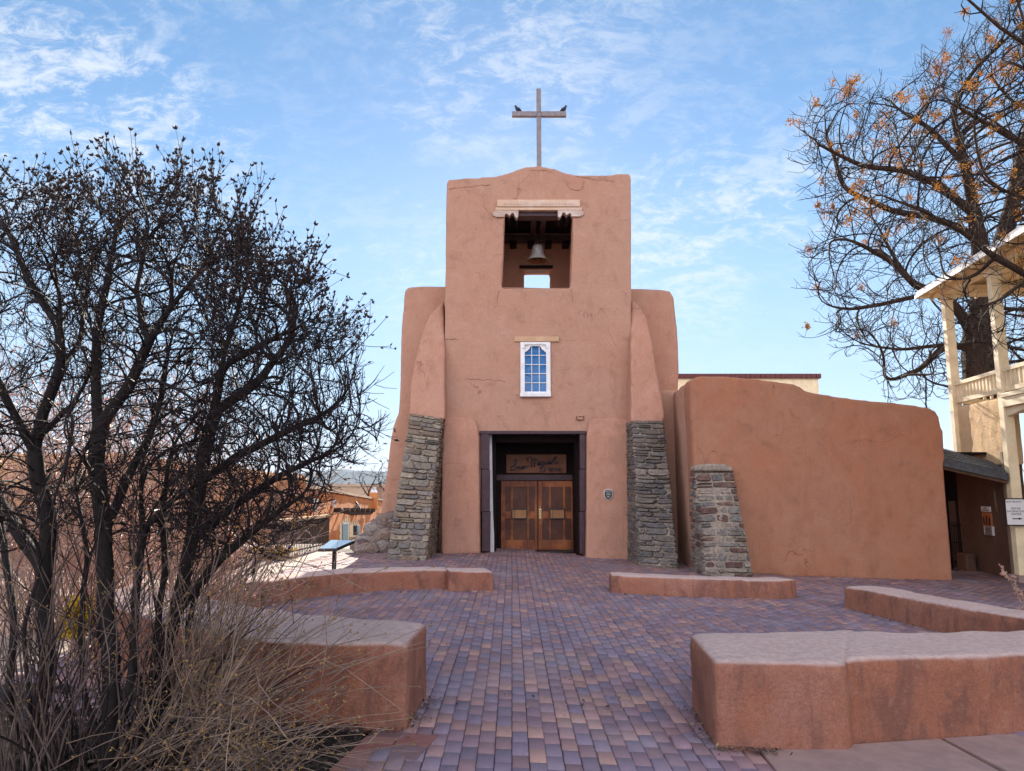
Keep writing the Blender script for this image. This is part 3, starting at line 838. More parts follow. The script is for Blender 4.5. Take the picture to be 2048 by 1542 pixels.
# ---- entrance
def entrance():
    frame = MB(); pxbox(frame, 959, 861.5, 1173, 868, YT-.12, .4)
    fr = build('door_surround', frame, M['purple'], church, bevel=.01)
    segs = [(868,938),(939,1023),(1024,1103)]
    for x0, x1, nm in ((961, 977.5, 0), (1160, 1171, 1)):
        mb = MB()
        for a, b in segs:
            off = (b-868)*.012*(1 if nm == 0 else -.25)
            pxbox(mb, x0+off, a, x1+off, b + (nm*5 if b > 1090 else 0), YT-.1, .28)
        build('door_post', mb, M['purple'], fr, bevel=.008)
    xl, xr = at(979, 980, YT+.2).x, at(1160, 980, YT+.2).x
    zt, zb = at(1068, 866, YT).z, gz(.5)-.1
    # whitewashed left reveal, dark lining
    mb = MB()
    ps = [(978.5,868),(983.5,868),(984.5,950),(986,1030),(988,1070),(988,1106),(980.5,1106)]
    f = ring(ps, YT+.2); mb.prism(f, [Vector((p_.x, YT+.4, p_.z)) for p_ in f]); o = build('white_reveal', mb, M['whitewash'], church)
    bm = bmesh.new(); bm.from_mesh(o.data); bmesh.ops.recalc_face_normals(bm, faces=bm.faces); bm.to_mesh(o.data); bm.free()
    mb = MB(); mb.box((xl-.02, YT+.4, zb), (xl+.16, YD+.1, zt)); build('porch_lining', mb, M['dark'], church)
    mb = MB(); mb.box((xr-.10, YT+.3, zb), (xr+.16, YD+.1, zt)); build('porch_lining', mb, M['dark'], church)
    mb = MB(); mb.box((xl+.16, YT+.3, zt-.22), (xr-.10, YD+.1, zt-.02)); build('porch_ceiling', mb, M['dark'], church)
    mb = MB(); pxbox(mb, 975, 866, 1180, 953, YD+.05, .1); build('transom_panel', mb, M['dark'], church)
    mb = MB(); pxbox(mb, 975, 949, 1180, 961, YD-.03, .12); build('door_head', mb, M['purple'], church, bevel=.01)
    for x0, x1, nm in ((975, 1002, 'door_jamb'), (1151.5, 1180, 'door_jamb')):
        mb = MB(); pxbox(mb, x0, 961, x1, 1108, YD+.02, .1); build(nm, mb, M['dark'], church)
    def leaf(x0, x1, cols, hatch, side):
        d = MB()
        t, b = 962, 1101
        # frame of stiles and rails
        pxbox(d, x0, t, cols[0][0], b, YD, .07); pxbox(d, cols[-1][1], t, x1, b, YD, .07)
        pxbox(d, cols[0][0], t, cols[-1][1], 974, YD, .07)
        pxbox(d, cols[0][0], 1023, cols[-1][1], 1038, YD, .07)
        pxbox(d, cols[0][0], 1080, cols[-1][1], b, YD, .07)
        for (a0, a1), (b0, b1) in zip(cols[:-1], cols[1:]):
            pxbox(d, a1, 974, b0, 1023, YD, .07); pxbox(d, a1, 1038, b0, 1080, YD, .07)
        dr = build('door', d, M['door'], church, bevel=.008)
        for a0, a1 in cols:
            for y0, y1 in ((974, 1023), (1038, 1080)):
                mb = MB(); pxbox(mb, a0-.3, y0-.3, a1+.3, y1+.3, YD+.028, .03)
                build('door_panel', mb, M['panel'], dr)
        mb = MB(); pxbox(mb, hatch[0]+1, 1018.5, hatch[1]-1, 1036.5, YD-.012, .03); build('hatch', mb, M['raw'], dr)
        mb = MB()
        pxbox(mb, hatch[0], 1017.5, hatch[1], 1019.3, YD-.03, .05); pxbox(mb, hatch[0], 1036.2, hatch[1], 1038, YD-.03, .05)
        pxbox(mb, hatch[0], 1019.3, hatch[0]+1.8, 1036.2, YD-.03, .05); pxbox(mb, hatch[1]-1.8, 1019.3, hatch[1], 1036.2, YD-.03, .05)
        pxbox(mb, hatch[0]+6, 1019.3, hatch[0]+6.7, 1036.2, YD-.022, .02)
        build('hatch_frame', mb, M['black'], dr)
        return dr
    leaf(1002, 1074.5, [(1010,1021),(1026,1054),(1058,1069)], (1023, 1054.5), 0)
    rd = leaf(1076.5, 1150.5, [(1085,1098),(1102,1126),(1131,1143)], (1099, 1130), 1)
    h = MB()
    c = at(1080.5, 1027, YD-.03)
    h.lathe([(.001,-.0),(.022,0),(.022,.02),(.001,.02)], at(1080.5, 1014, YD-.03), 10)
    prof = [(-.14,.012),(-.11,.03),(-.085,.02),(-.06,.036),(-.03,.022),(0,.04),(.03,.022),(.06,.036),(.085,.02),(.11,.03),(.14,.012)]
    lft = [Vector((c.x - w_, c.y, c.z + z_)) for z_, w_ in prof]; rgt = [Vector((c.x + w_, c.y, c.z + z_)) for z_, w_ in prof[::-1]]
    rr = lft + rgt; h.prism(rr, [q + Vector((0, .025, 0)) for q in rr])
    h.tube([c + Vector((0,-.0,.09)), c + Vector((0,-.06,.06)), c + Vector((0,-.065,-.03)), c + Vector((0,-.0,-.07))], .012, 8)
    h.lathe([(.001,0),(.014,.005),(.014,.02),(.001,.025)], at(1080.5, 1046.5, YD-.03), 8)
    build('handle', h, M['brass'], rd, smooth=False)
entrance()
tag(church, 'brown adobe mission church with open bell tower and carved wooden doors', 'church')

# sign over the doors
def script_sign():
    YS = YD - .03
    c = at(1072.5, 927, YS)
    r = empty('wooden_sign', (c.x, YS, c.z), 'dark wooden board with carved script over the church doors', 'sign')
    mb = MB(); pxbox(mb, 1012, 908.5, 1133, 946.5, YS, .06); build('board', mb, M['signwood'], r, bevel=.02)
    q = lambda x, y: at(1000 + x/14.124, 900 + y/14.124, YS-.012)
    st = [[(290,540),(330,575),(400,560),(455,500),(440,430),(405,340),(425,265),(465,270),(468,340),(440,420),(380,455),(310,480)],
          [(570,470),(515,470),(495,520),(530,548),(570,510),(582,470),(572,530),(605,545)], [(605,545),(640,465),(648,540),(690,450),(722,440),(715,515),(760,500),(800,440)],
          [(800,310),(765,265),(800,205),(870,200),(903,260),(890,485)], [(893,300),(930,240),(982,250),(975,485)], [(985,300),(1030,245),(1070,280),(1058,420),(1095,440)],
          [(1095,440),(1115,350),(1105,425),(1145,410)], [(1122,300),(1130,305)],
          [(1215,335),(1165,345),(1150,405),(1190,420),(1220,345),(1218,430),(1195,520),(1130,525),(1200,440),(1250,400)],
          [(1250,335),(1252,400),(1290,395),(1312,330),(1310,400),(1345,395)], [(1345,390),(1400,345),(1390,305),(1358,330),(1358,388),(1425,390)],
          [(1425,390),(1540,205),(1578,180),(1562,260),(1518,360),(1560,380),(1640,330)],
          [(1215,495),(1150,530),(1145,600),(1190,622),(1245,580)], [(1262,605),(1272,470),(1330,560),(1392,470),(1402,605)], [(1430,505),(1432,605)],
          [(1492,510),(1450,520),(1490,565),(1445,602)], [(1545,510),(1503,520),(1543,565),(1500,602)], [(1575,505),(1580,605)],
          [(1630,510),(1603,555),(1630,605),(1658,555),(1630,510)], [(1690,610),(1690,515),(1742,535),(1745,612)]]
    mb = MB()
    for i, s_ in enumerate(st):
        mb.tube([q(*p_) for p_ in s_], .019 if i < 12 else .013, 6)
    build('lettering', mb, M['letterdark'], r, smooth=True)
script_sign()
# chain-hung bell
def bell():
    YL = YT + 1.25
    c = at(1075, 490, YL); s = (at(1097.5, 524, YL).x - at(1052.5, 524, YL).x)/2
    h = at(1075, 490, YL).z - at(1075, 521.5, YL).z
    r = empty('church_bell', (c.x, YL, c.z-h), 'weathered bronze bell hanging in the tower opening', 'bell')
    z0 = c.z - h
    pr = [(s,0),(s*.99,.03*h),(s*.86,.10*h),(s*.70,.22*h),(s*.58,.42*h),(s*.51,.65*h),(s*.47,.84*h),(s*.42,.94*h),(s*.28,.99*h),(s*.02,1.0*h)]
    ins = [(s*.02,.93*h),(s*.38,.88*h),(s*.44,.6*h),(s*.52,.38*h),(s*.66,.16*h),(s*.93,.0)]
    mb = MB(); mb.lathe(pr, (c.x, YL, z0), 40)
    mb.lathe([(s*.60,.395*h),(s*.625,.38*h),(s*.615,.36*h)], (c.x, YL, z0), 40); mb.lathe([(s*.495,.76*h),(s*.505,.745*h),(s*.497,.73*h)], (c.x, YL, z0), 40)
    build('bell_shell', mb, M['bell'], r, smooth=True)
    mb = MB(); mb.lathe(ins + [(s,0)], (c.x, YL, z0), 40); build('bell_lining', mb, M['rust'], r, smooth=True)
    mb = MB(); mb.tube([(c.x,YL,z0+.85*h),(c.x,YL,z0+.25*h)], .018, 8); mb.lathe([(.001,-.08),(.05,-.05),(.055,0),(.03,.05),(.001,.07)], (c.x,YL,z0+.14*h), 12)
    build('clapper', mb, M['rust'], r, smooth=True)
    mb = MB()
    for k in range(3):
        a = k*2*pi/3; mb.tube([(c.x+.07*cos(a),YL+.07*sin(a),z0+h-.02),(c.x+.06*cos(a),YL+.06*sin(a),z0+h+.09),(c.x,YL,z0+h+.13)], .016, 6)
    ztop = z_sill + 2.36
    mb.tube([(c.x,YL,z0+h+.1),(c.x,YL,ztop)], .012, 6)
    zz = z0+h+.22
    while zz < ztop-.05:
        mb.tube([(c.x-.03,YL,zz),(c.x-.02,YL+.02,zz+.05),(c.x+.02,YL-.02,zz+.05),(c.x+.03,YL,zz)], .012, 5); zz += .085
    mb.tube([(c.x-.2,YL,ztop),(c.x+.25,YL,ztop)], .03, 8)
    mb.tube([(c.x+.05,YL,z0+h+.05),(c.x+.07,YL,z0+h+.2)], .012, 5)
    build('hanger', mb, M['iron'], r)
bell()
# cross and its pigeons
def cross_and_birds():
    YC = YT + .5
    b = at(1078, 333, YC)
    r = empty('metal_cross', (b.x, YC, b.z-.3), 'tall grey metal cross standing on the tower top', 'cross')
    mb = MB()
    x0, x1 = at(1073.6, 300, YC).x, at(1082.8, 300, YC).x
    mb.box((x0, YC, b.z-.35), (x1, YC+.12, at(1078, 176.5, YC).z)); build('cross_post', mb, M['steel'], r, bevel=.008)
    za, zb = at(1078, 222.5, YC).z, at(1078, 232, YC).z
    xl, xr = at(1024, 227, YC).x, at(1132.5, 227, YC).x
    for a, c in ((xl, x0-.004), (x1+.004, xr)):
        mb = MB(); mb.box((a, YC-.01, zb), (c, YC+.11, za)); build('cross_arm', mb, M['steel'], r, bevel=.008)
    for dx in (-.03, .03):
        for dz in (-.02, .12):
            mb = MB(); cx = (x0+x1)/2+dx; mb.tube([(cx, YC-.02, zb+dz),(cx, YC+.002, zb+dz)], .012, 8)
            build('bolt', mb, M['iron'], r)
    for px, sgn, lab in ((1036, -1, 'dark pigeon on the cross arm with its head turned towards the shrubs'), (1127, 1, 'dark pigeon on the cross arm end nearer the bare tree')):
        base = at(px, 222.5, YC+.06); z = za
        e = empty('pigeon', (base.x, YC+.06, z), lab, 'pigeon', 'pigeons perched on the cross')
        s = sgn; P = lambda x, y_: Vector((base.x + s*x, YC+.06, z + y_))
        mb = MB()
        mb.tube([P(-.125,-.03), P(-.10,.0), P(-.06,.035), P(-.02,.075), P(.02,.10), P(.045,.135), P(.058,.165), P(.066,.185), P(.078,.195), P(.095,.192)],
                [.012,.026,.045,.062,.058,.042,.030,.032,.026,.006], 12)
        build('body', mb, M['bird'], e, smooth=True)
        mb = MB(); mb.tube([P(.09,.193), P(.118,.186)], [.009,.002], 6); build('beak', mb, M['iron'], e)
        for dy in (-.05, .05):
            mb = MB(); q = Vector((0, dy, 0))
            mb.tube([P(.03,.10)+q, P(-.02,.075)+q*1.15, P(-.08,.025)+q*.9, P(-.13,-.025)+q*.5], [.018,.034,.022,.006], 8); build('wing', mb, M['bird'], e, smooth=True)
        for dy in (-.02, .02):
            mb = MB(); q = Vector((0, dy, 0)); mb.tube([P(-.005,.03)+q, P(.0,.002)+q, P(.03,.004)+q], .006, 5); build('leg', mb, M['iron'], e)
cross_and_birds()
# shield plaque
def plaque():
    Y = 17.985
    pts = [(1209.3,980.8),(1213,980.6),(1216.5,978.8),(1220,980.6),(1223.8,980.8),(1223.8,991),(1222,994.5),(1219.6,997.5),(1216.5,999.6),(1213.4,997.5),(1211,994.5),(1209.3,991)]
    c = at(1216.5, 989, Y)
    r = empty('shield_plaque', (c.x, Y, c.z), 'black shield-shaped plaque with white border on the door pilaster', 'plaque')
    def plate(nm, k, Yp, d, mat):
        f = [at(1216.5+(x-1216.5)*k, 989.3+(y-989.3)*k, Yp) for x, y in pts]
        mb = MB(); mb.prism(f, [Vector((p_.x, Yp+d, p_.z)) for p_ in f]); o = build(nm, mb, mat, r)
        bm = bmesh.new(); bm.from_mesh(o.data); bmesh.ops.recalc_face_normals(bm, faces=bm.faces); bm.to_mesh(o.data); bm.free()
    plate('border', 1.14, Y, .05, M['lettering']); plate('plate', 1.0, Y-.008, .03, M['black'])
    mb = MB()
    for x0, x1, y in ((1215.2,1217.8,981.6),(1210.3,1215.2,983.6),(1217,1222.6,983.6),(1213.4,1220.8,986.6),(1212,1221.6,989.6),(1213.4,1219.6,992.6),(1214.6,1218.6,994.6)):
        x = x0
        k = 0
        while x < x1:
            pxbox(mb, x, y-.35-(k % 2)*.25, min(x+.75, x1), y+.45, Y-.012, .01); x += 1.05; k += 1
    build('lettering', mb, M['lettering'], r)
plaque()
# small dated tablet let into the plaster
mb = MB(); pxbox(mb, 1153.5, 831, 1168, 839.5, YT-.03, .08)
t = build('date_tablet', mb, M['butt'], None, bevel=.015, origin=at(1160.7, 835, YT-.03))
tag(t, 'tiny plastered tablet with dark outline above the right pilaster', 'tablet')
mb = MB(); O = lambda x, y: at(x, y, YT-.035)
mb.tube([O(1153.6,832),(O(1153.6,839)),O(1156,840),O(1166.5,839.5),O(1167.6,833),O(1166,831.5),O(1164.5,834.5)], .011, 5)
mb.tube([O(1157,833.3),O(1159,832.3),O(1161.5,834.2),O(1163,832.6)], .011, 5)
build('engraving', mb, M['rust'], t)
# entrance lamp and mat
c = at(1068, 880, YT+.9); ztop = at(1068, 866, YT).z-.22
lm = empty('ceiling_lamp', (c.x, c.y, ztop), 'small dark chandelier under the entrance ceiling', 'lamp')
mb = MB(); mb.tube([(c.x,c.y,ztop),(c.x,c.y,c.z)], .012, 6); mb.lathe([(.02,0),(.13,.02),(.13,.045),(.02,.06)], (c.x,c.y,c.z-.02), 16); build('lamp_frame', mb, M['iron'], lm)
for k in range(3):
    a = k*2*pi/3 - pi/2+.5; mb = MB(); mb.lathe([(.001,0),(.018,.01),(.022,.05),(.001,.09)], (c.x+.12*cos(a), c.y+.12*sin(a), c.z+.03), 8); build('lamp_candle', mb, M['lettering'], lm)
mb = MB(); a, b = gr(1070,1106), gr(1145,1106); mb.box((a.x, 18.85, gz(.6)+.03), (b.x, 19.5, gz(.6)+.05))
tag(build('door_mat', mb, M['black'], None, bevel=.006, origin=(a.x, 19, gz(.6)+.03)), 'black mat lying before the right door leaf', 'doormat')
# ================================================================== WALLS AND BENCHES
YW = 15.75
def yard_wall():
    pts = [(1398,1146),(1393,1050),(1387,940),(1382,840),(1380,768),(1386,755),(1400,752),(1450,752),(1520,758),(1585,767),(1603,773),(1613,783),(1660,790),(1740,801),(1820,809),(1862,815),(1876,824),
           (1884,845),(1889,890),(1893,960),(1899,1060),(1907,1172)]
    root = empty('adobe_yard_wall', (6.5, YW, gz(6.5)), 'tall plain terracotta adobe wall sloping down towards the porch, with a stone buttress', 'wall')
    w = slab('wall', pts, YW, .65, M['yard'], root)
    bake_adobe(w, .06, 4, .05, 1.1)
    # the return that runs back to the church, and the low link beside its buttress
    mb = MB(); x0 = at(1385, 900, YW).x; x1 = x0+.50; zt = at(1390, 754, YW).z-.02
    zb = gz(4)-.2; yb = 18.35; xb = at(1346, 800, 18.3).x
    mb.hexa([(x0,YW+.03,zb),(x0+.6,YW+.03,zb),(xb+.9,yb,zb),(xb,yb,zb),(x0,YW+.03,zt),(x0+.6,YW+.03,zt),(xb+.9,yb,zt),(xb,yb,zt)])
    o = build('return_wall', mb, M['church'], root); bake_adobe(o, .06, 4, .05, .9)
    l = slab('link_wall', [(1300,1130),(1300,781),(1366,779),(1368,1130)], 18.2, .8, M['church'], root); bake_adobe(l, .06, 4, .04, .6)
    # its stone buttress
    tl, tr = at(1389, 938, YW-.12), at(1466, 936, YW-.12)
    bl, br = gr(1413, 1158), gr(1508, 1158)
    core = MB(); bk = [Vector((p.x, YW+.2, p.z)) for p in (bl, br, tr, tl)]
    w_ = Vector((0, .016, 0)); e_ = Vector((.006, 0, 0)); core.hexa([bl+w_+e_, br+w_-e_, bk[1]-e_, bk[0]+e_, tl+w_+e_, tr+w_-e_, bk[2]-e_, bk[3]+e_])
    c = build('stone_buttress', core, M['mortar'], root); bake_adobe(c, .05, 1, .02, .3)
    mb = MB(); stones(mb, bl, br, tr, tl, 17, 31, REDGREY, .12, .5, .03, .014)
    wl = at(1398, 1146, YW)
    stones(mb, bk[0], bl, tl, bk[3], 15, 33, REDGREY, .14, .35, .03, .02)
    build('stonework', mb, M['stone'], c)
    cap = slab('mortar_cap', [(1388,942),(1389,934),(1396,929),(1425,927),(1455,929),(1465,934),(1467,943)], YW-.24, .4, M['mortar'], c); bake_adobe(cap, .035, 3, .02, .2)
yard_wall()

def bench(label, front, w, h, name='adobe_bench', back=None, vox=.035, htop=None):
    """low plastered seat wall: FRONT is its foot line on the ground, W its thickness (to the far side), H its height"""
    f = [Vector(p) for p in front]
    b = []
    for i, p in enumerate(f):
        d = (f[min(i+1, len(f)-1)] - f[max(i-1, 0)]).normalized(); n = Vector((-d.y, d.x, 0))
        if n.y < 0: n = -n
        b.append(p + n*w)
    if back: b = [Vector(p) for p in back]
    rg = f + b[::-1]
    if callable(h): hs = [h(i/(len(f)-1)) for i in range(len(f))]; hs = hs + hs[::-1]
    else: hs = [h]*len(rg)
    lo = [Vector((p.x, p.y, p.z-.12)) for p in rg]
    # the faces lean in a little
    cx = sum((p for p in rg), Vector())/len(rg)
    hi = []
    for p, q, hh in zip(rg, b[::-1][::-1]+f[::-1] if False else (b + f[::-1]), hs):
        k = (q - p).normalized() if (q-p).length > 1e-6 else Vector()
        hi.append(Vector((p.x+k.x*.02, p.y+k.y*.02, p.z+hh)))
    mb = MB(); mb.prism(lo, hi)
    base = rg[0]
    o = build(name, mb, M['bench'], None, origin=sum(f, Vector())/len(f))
    bm = bmesh.new(); bm.from_mesh(o.data); bmesh.ops.recalc_face_normals(bm, faces=bm.faces)
    bmesh.ops.triangulate(bm, faces=[x for x in bm.faces if len(x.verts) > 4]); bm.to_mesh(o.data); bm.free()
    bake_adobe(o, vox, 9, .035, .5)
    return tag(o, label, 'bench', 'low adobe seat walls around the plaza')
# near left, with its end by the path
fr_ = [gr(812,1470), gr(700,1470), gr(560,1462), gr(430,1440), gr(300,1395), gr(180,1330)]
bk_ = [gr(853,1398), gr(760,1385), gr(640,1372), gr(520,1350), gr(400,1315), gr(260,1268)]
bench('low adobe bench behind the lilac stems, its squared end beside the brick path', fr_, .8, .60, back=bk_)
# near right: a stepped-out end block and the long run behind it
fr_ = [gr(1432,1508), gr(1560,1512), gr(1704,1512)]
bk_ = [gr(1382,1418), gr(1560,1406), gr(1720,1402)]
nr = bench('big low adobe bench on the pink concrete walk, with a stepped-out end block', fr_, .8, .60, back=bk_)
fr_ = [gr(1690,1497), gr(1800,1491), gr(1920,1485), gr(2060,1474), gr(2300,1450), gr(2600,1410)]
bk_ = [gr(1690,1406), gr(1800,1406), gr(1920,1402), gr(2060,1394), gr(2300,1375), gr(2600,1345)]
hb = bench('x', fr_, .8, .60, back=bk_)
for k in ('label', 'category', 'group'):
    if k in hb: del hb[k]
hb.name = 'seat_run'
hb.parent = nr; hb.location = Vector(hb.location) - Vector(nr.location)
# far left, stepped out at the path end
a_ = [gr(896,1181), gr(800,1183), gr(700,1190), gr(620,1200), gr(560,1211), gr(530,1219)]
fl = bench('low adobe bench left of the church path, in front of the info panel', a_, .55, lambda t: .33+.05*t)
e_ = [gr(988,1186), gr(940,1186), gr(898,1186)]
eb = bench('x', e_, .62, .345)
for k in ('label', 'category', 'group'):
    if k in eb: del eb[k]
eb.name = 'end_block'; eb.parent = fl; eb.location = Vector(eb.location) - Vector(fl.location)
bench('short low adobe bench lit at one end, half hidden behind the shrub twigs', [gr(524,1222), gr(480,1228), gr(400,1240), gr(300,1255)], .6, .40)
# far right
bench('low adobe bench before the stone buttresses, right of the church path', [gr(1222,1191), gr(1330,1196), gr(1450,1200), gr(1560,1202), gr(1597,1199)], .5, .33)
# right arc
bench('long low adobe bench curving off the picture beside the yard wall', [gr(1687,1219), gr(1760,1239), gr(1850,1264), gr(1960,1292), gr(2100,1325), gr(2300,1360)], .62, lambda t: .36+.10*t)

# ================================================================== BEHIND THE CHURCH
def white_building():
    Y = 46.
    xa, xb = at(1340,800,Y).x, at(1637,770,Y).x
    zt = at(1500,757,Y).z; zc = at(1500,748,Y).z
    r = empty('flat_roofed_building', ((xa+xb)/2, Y, gz(20)), 'cream flat-roofed building with dark red coping behind the yard wall', 'building')
    mb = MB(); mb.box((xa, Y, -1), (xb, Y+14, zt)); build('wall', mb, M['cream'], r)
    mb = MB(); mb.box((xa-.15, Y-.15, zt+.003), (xb+.15, Y+14.15, zc)); c = build('coping', mb, M['redroof'], r)
    mb = MB()
    for x in np.arange(xa, xb, .33): mb.box((x, Y-.19, zt+.02), (x+.28, Y-.151, zc-.03))
    build('coping_tiles', mb, M['redroof'], c)
    x = at(1430, 748, Y).x; mb = MB(); mb.box((x-.2, Y+1, zc), (x+.15, Y+1.4, zc+.14)); mb.box((x+.2, Y+1, zc), (x+.28, Y+1.1, zc+.1)); build('roof_vent', mb, M['steel'], r)
white_building()
# ================================================================== PORCH HOUSE AND PASSAGE
XP = 11.22; YA, YBp = 18.4, 16.05
def porch_house():
    zg = gz(11.2)
    r = empty('balcony_house', (XP, YBp, zg), 'two-storey house with cream timber balcony and stuccoed base', 'house')
    zf = at(1985, 793, YBp).z            # balcony floor level
    zr = at(1985, 737, YBp).z            # top of rail
    zbm = at(1880, 592, YA).z            # post tops / beam underside
    ys = [YA, YBp, YBp-2.4, YBp-4.8]
    # posts run through both storeys in front, only the upper one at the back
    for i, y in enumerate(ys):
        s = .105
        mb = MB(); mb.box((XP-s, y-s, (zf-1.3) if i == 0 else zg), (XP+s, y+s, zbm))
        p = build('post', mb, M['cream'], r, bevel=.012)
        mb = MB(); mb.box((XP-s-.03, y-s-.03, zbm-.16), (XP+s+.03, y+s+.03, zbm-.06)); build('capital', mb, M['cream'], p, bevel=.01)
    # back posts along the house wall
    for y in (YA, YBp-2.4):
        mb = MB(); mb.box((XP+2.6, y-.1, zf), (XP+2.8, y+.1, zbm)); build('post', mb, M['cream'], r, bevel=.01)
    # balustrades
    for j, (y0, y1) in enumerate(zip(ys[:-1], ys[1:])):
        mb = MB()
        mb.box((XP-.055, y1+.126, zr-.09), (XP+.055, y0-.126, zr)); mb.box((XP-.045, y1+.126, zf+.10), (XP+.045, y0-.126, zf+.20))
        n = 13
        for k in range(n):
            y = y1+.126 + (y0-y1-.252)*(k+.5)/n
            mb.box((XP-.03, y-.033, zf+.201), (XP+.03, y+.033, zr-.091))
        build('balustrade', mb, M['cream'], r)
    mb = MB(); mb.box((XP+.126, YA-.05, zr-.09), (XP+2.6, YA+.05, zr)); mb.box((XP+.126, YA-.04, zf+.10), (XP+2.6, YA+.04, zf+.2))
    for k in range(14):
        x = XP+.2+k*.17; mb.box((x-.03, YA-.03, zf+.201), (x+.03, YA+.03, zr-.091))
    build('balustrade', mb, M['cream'], r)
    # floor edge beams and floor
    mb = MB(); mb.box((XP-.14, ys[-1], zf-.26), (XP+.14, YBp-.126, zf+.02)); mb.box((XP-.17, ys[-1], zf-.05), (XP+.14, YBp-.13, zf+.045)); build('floor_beam', mb, M['cream'], r, bevel=.01)
    mb = MB(); mb.box((XP+.141, ys[-1], zf-.16), (XP+2.6, YA+.1, zf+.02)); build('balcony_floor', mb, M['cream'], r)
    # brackets under the front beam
    mb = MB(); y = YBp-.126
    mb.add([(XP-.05,y,zf-.261),(XP-.05,y-1.2,zf-.261),(XP-.05,y-.75,zf-.36),(XP-.05,y,zf-.46),(XP+.05,y,zf-.261),(XP+.05,y-1.2,zf-.261),(XP+.05,y-.75,zf-.36),(XP+.05,y,zf-.46)],
           [(0,1,2,3),(7,6,5,4),(0,4,5,1),(1,5,6,2),(2,6,7,3),(3,7,4,0)])
    build('bracket', mb, M['cream'], r)
    # lower rear rail seen through the open ground floor
    mb = MB(); x = XP+2.7
    za = at(2040, 905, YBp).z+.25
    mb.box((x-.05, 11, za-.1), (x+.05, YBp+1.6, za)); mb.box((x-.05, 11, za+1.0), (x+.05, YBp+1.6, za+1.1))
    y = 11.1
    while y < YBp+1.5: mb.box((x-.02, y, za), (x+.02, y+.035, za+1.0)); y += .16
    build('lower_rail', mb, M['cream'], r)
    # stuccoed wall under the back bay: goes down to the ground as the passage wall
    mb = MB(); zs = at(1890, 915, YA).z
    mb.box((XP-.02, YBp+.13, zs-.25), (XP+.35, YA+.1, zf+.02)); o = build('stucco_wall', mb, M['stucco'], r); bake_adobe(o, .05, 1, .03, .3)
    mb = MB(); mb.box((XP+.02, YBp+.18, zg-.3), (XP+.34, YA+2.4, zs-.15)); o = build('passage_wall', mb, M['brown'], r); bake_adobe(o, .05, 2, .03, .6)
    mb = MB(); mb.box((XP-.10, YBp+.14, zg), (XP+.02, YBp+.24, zs+.05)); build('corner_board', mb, plain_mat('raw_board', (.24,.16,.11), (.17,.11,.08), 6, .8, sc=(6,6,.6)), r, bevel=.008)
    # plinth beside the front post
    mb = MB(); mb.box((XP-.22, YBp-.3, zg-.2), (XP+.3, YBp+.16, zg+.18)); o = build('post_plinth', mb, M['concrete'], r, bevel=.02)
    mb = MB(); mb.box((XP+.18, YBp-1.6, zg-.1), (XP+.55, YBp-.32, zg+.75)); mb.box((XP+.14, YBp-1.65, zg+.752), (XP+.6, YBp-.30, zg+.86)); build('pedestal', mb, M['whitewash'], r, bevel=.015)
    # roof: eaves beam, boarded soffit with rafters, metal edge
    xe, ye0, ye1 = XP-.50, YA+.62, 8.5
    mb = MB(); mb.box((XP-.11, ys[-1]-3, zbm+.003), (XP+.11, YA+.11, zbm+.24)); mb.box((XP+.111, YA-.11, zbm+.003), (XP+5, YA+.11, zbm+.24)); build('eaves_beam', mb, M['cream'], r, bevel=.01)
    mb = MB(); z0, z1 = zbm+.13, zbm+1.0; xi = XP+2.2
    # two planes of a hipped roof, 4 cm thick
    hip = (xi, ye0-(xi-xe), z1)
    A, B = (xe, ye0, z0), (xe, ye1, z0); Cc, D = hip, (xi, ye1, z1); E = (XP+6, ye0, z0); F_ = (XP+6, ye0-(xi-xe), z1)
    up = lambda p: (p[0], p[1], p[2]+.05)
    for q in ([A, B, D, Cc], [A, Cc, F_, E]):
        mb.add(q + [up(p) for p in q], [(0,1,2,3),(7,6,5,4),(0,4,5,1),(1,5,6,2),(2,6,7,3),(3,7,4,0)])
    rf = build('roof', mb, M['cream'], r)
    mb = MB(); t = .06
    for q in ([A, B, D, Cc], [A, Cc, F_, E]):
        q = [(p[0], p[1], p[2]+.06) for p in q]; q2 = [(p[0], p[1], p[2]+.09) for p in q]
        mb.add(q + q2, [(0,1,2,3),(7,6,5,4),(0,4,5,1),(1,5,6,2),(2,6,7,3),(3,7,4,0)])
    build('roof_covering', mb, M['whitewash'], rf)
    mb = MB(); mb.box((xe-.03, ye1, z0-.03), (xe-.003, ye0, z0+.06)); mb.box((xe-.03, ye0+.003, z0-.03), (XP+6, ye0+.03, z0+.06)); build('fascia', mb, M['white'], rf)
    mb = MB(); y = ye0-.25
    while y > ye1:
        mb.bar((xe+.02, y, z0-.05), (min(xi, xe+max(.2, ye0-y)), y, z0-.05+(min(xi-xe, max(.2, ye0-y)))*.87/2.7), .05, .10); y -= .55
    x = xe+.4
    while x < XP+5:
        d = min(xi-xe, x-xe); mb.bar((x, ye0-.02, z0-.05), (x, ye0-d, z0-.05+d*.87/2.7), .05, .10); x += .55
    build('rafters', mb, M['cream'], rf)
    # house wall behind the balcony
    mb = MB(); mb.box((XP+2.82, 8, zg-.3), (XP+6, YA-1.2, z1)); build('house_wall', mb, M['tan'], r)
    r.rotation_euler.z = HROT
HROT = radians(-8)
porch_house()
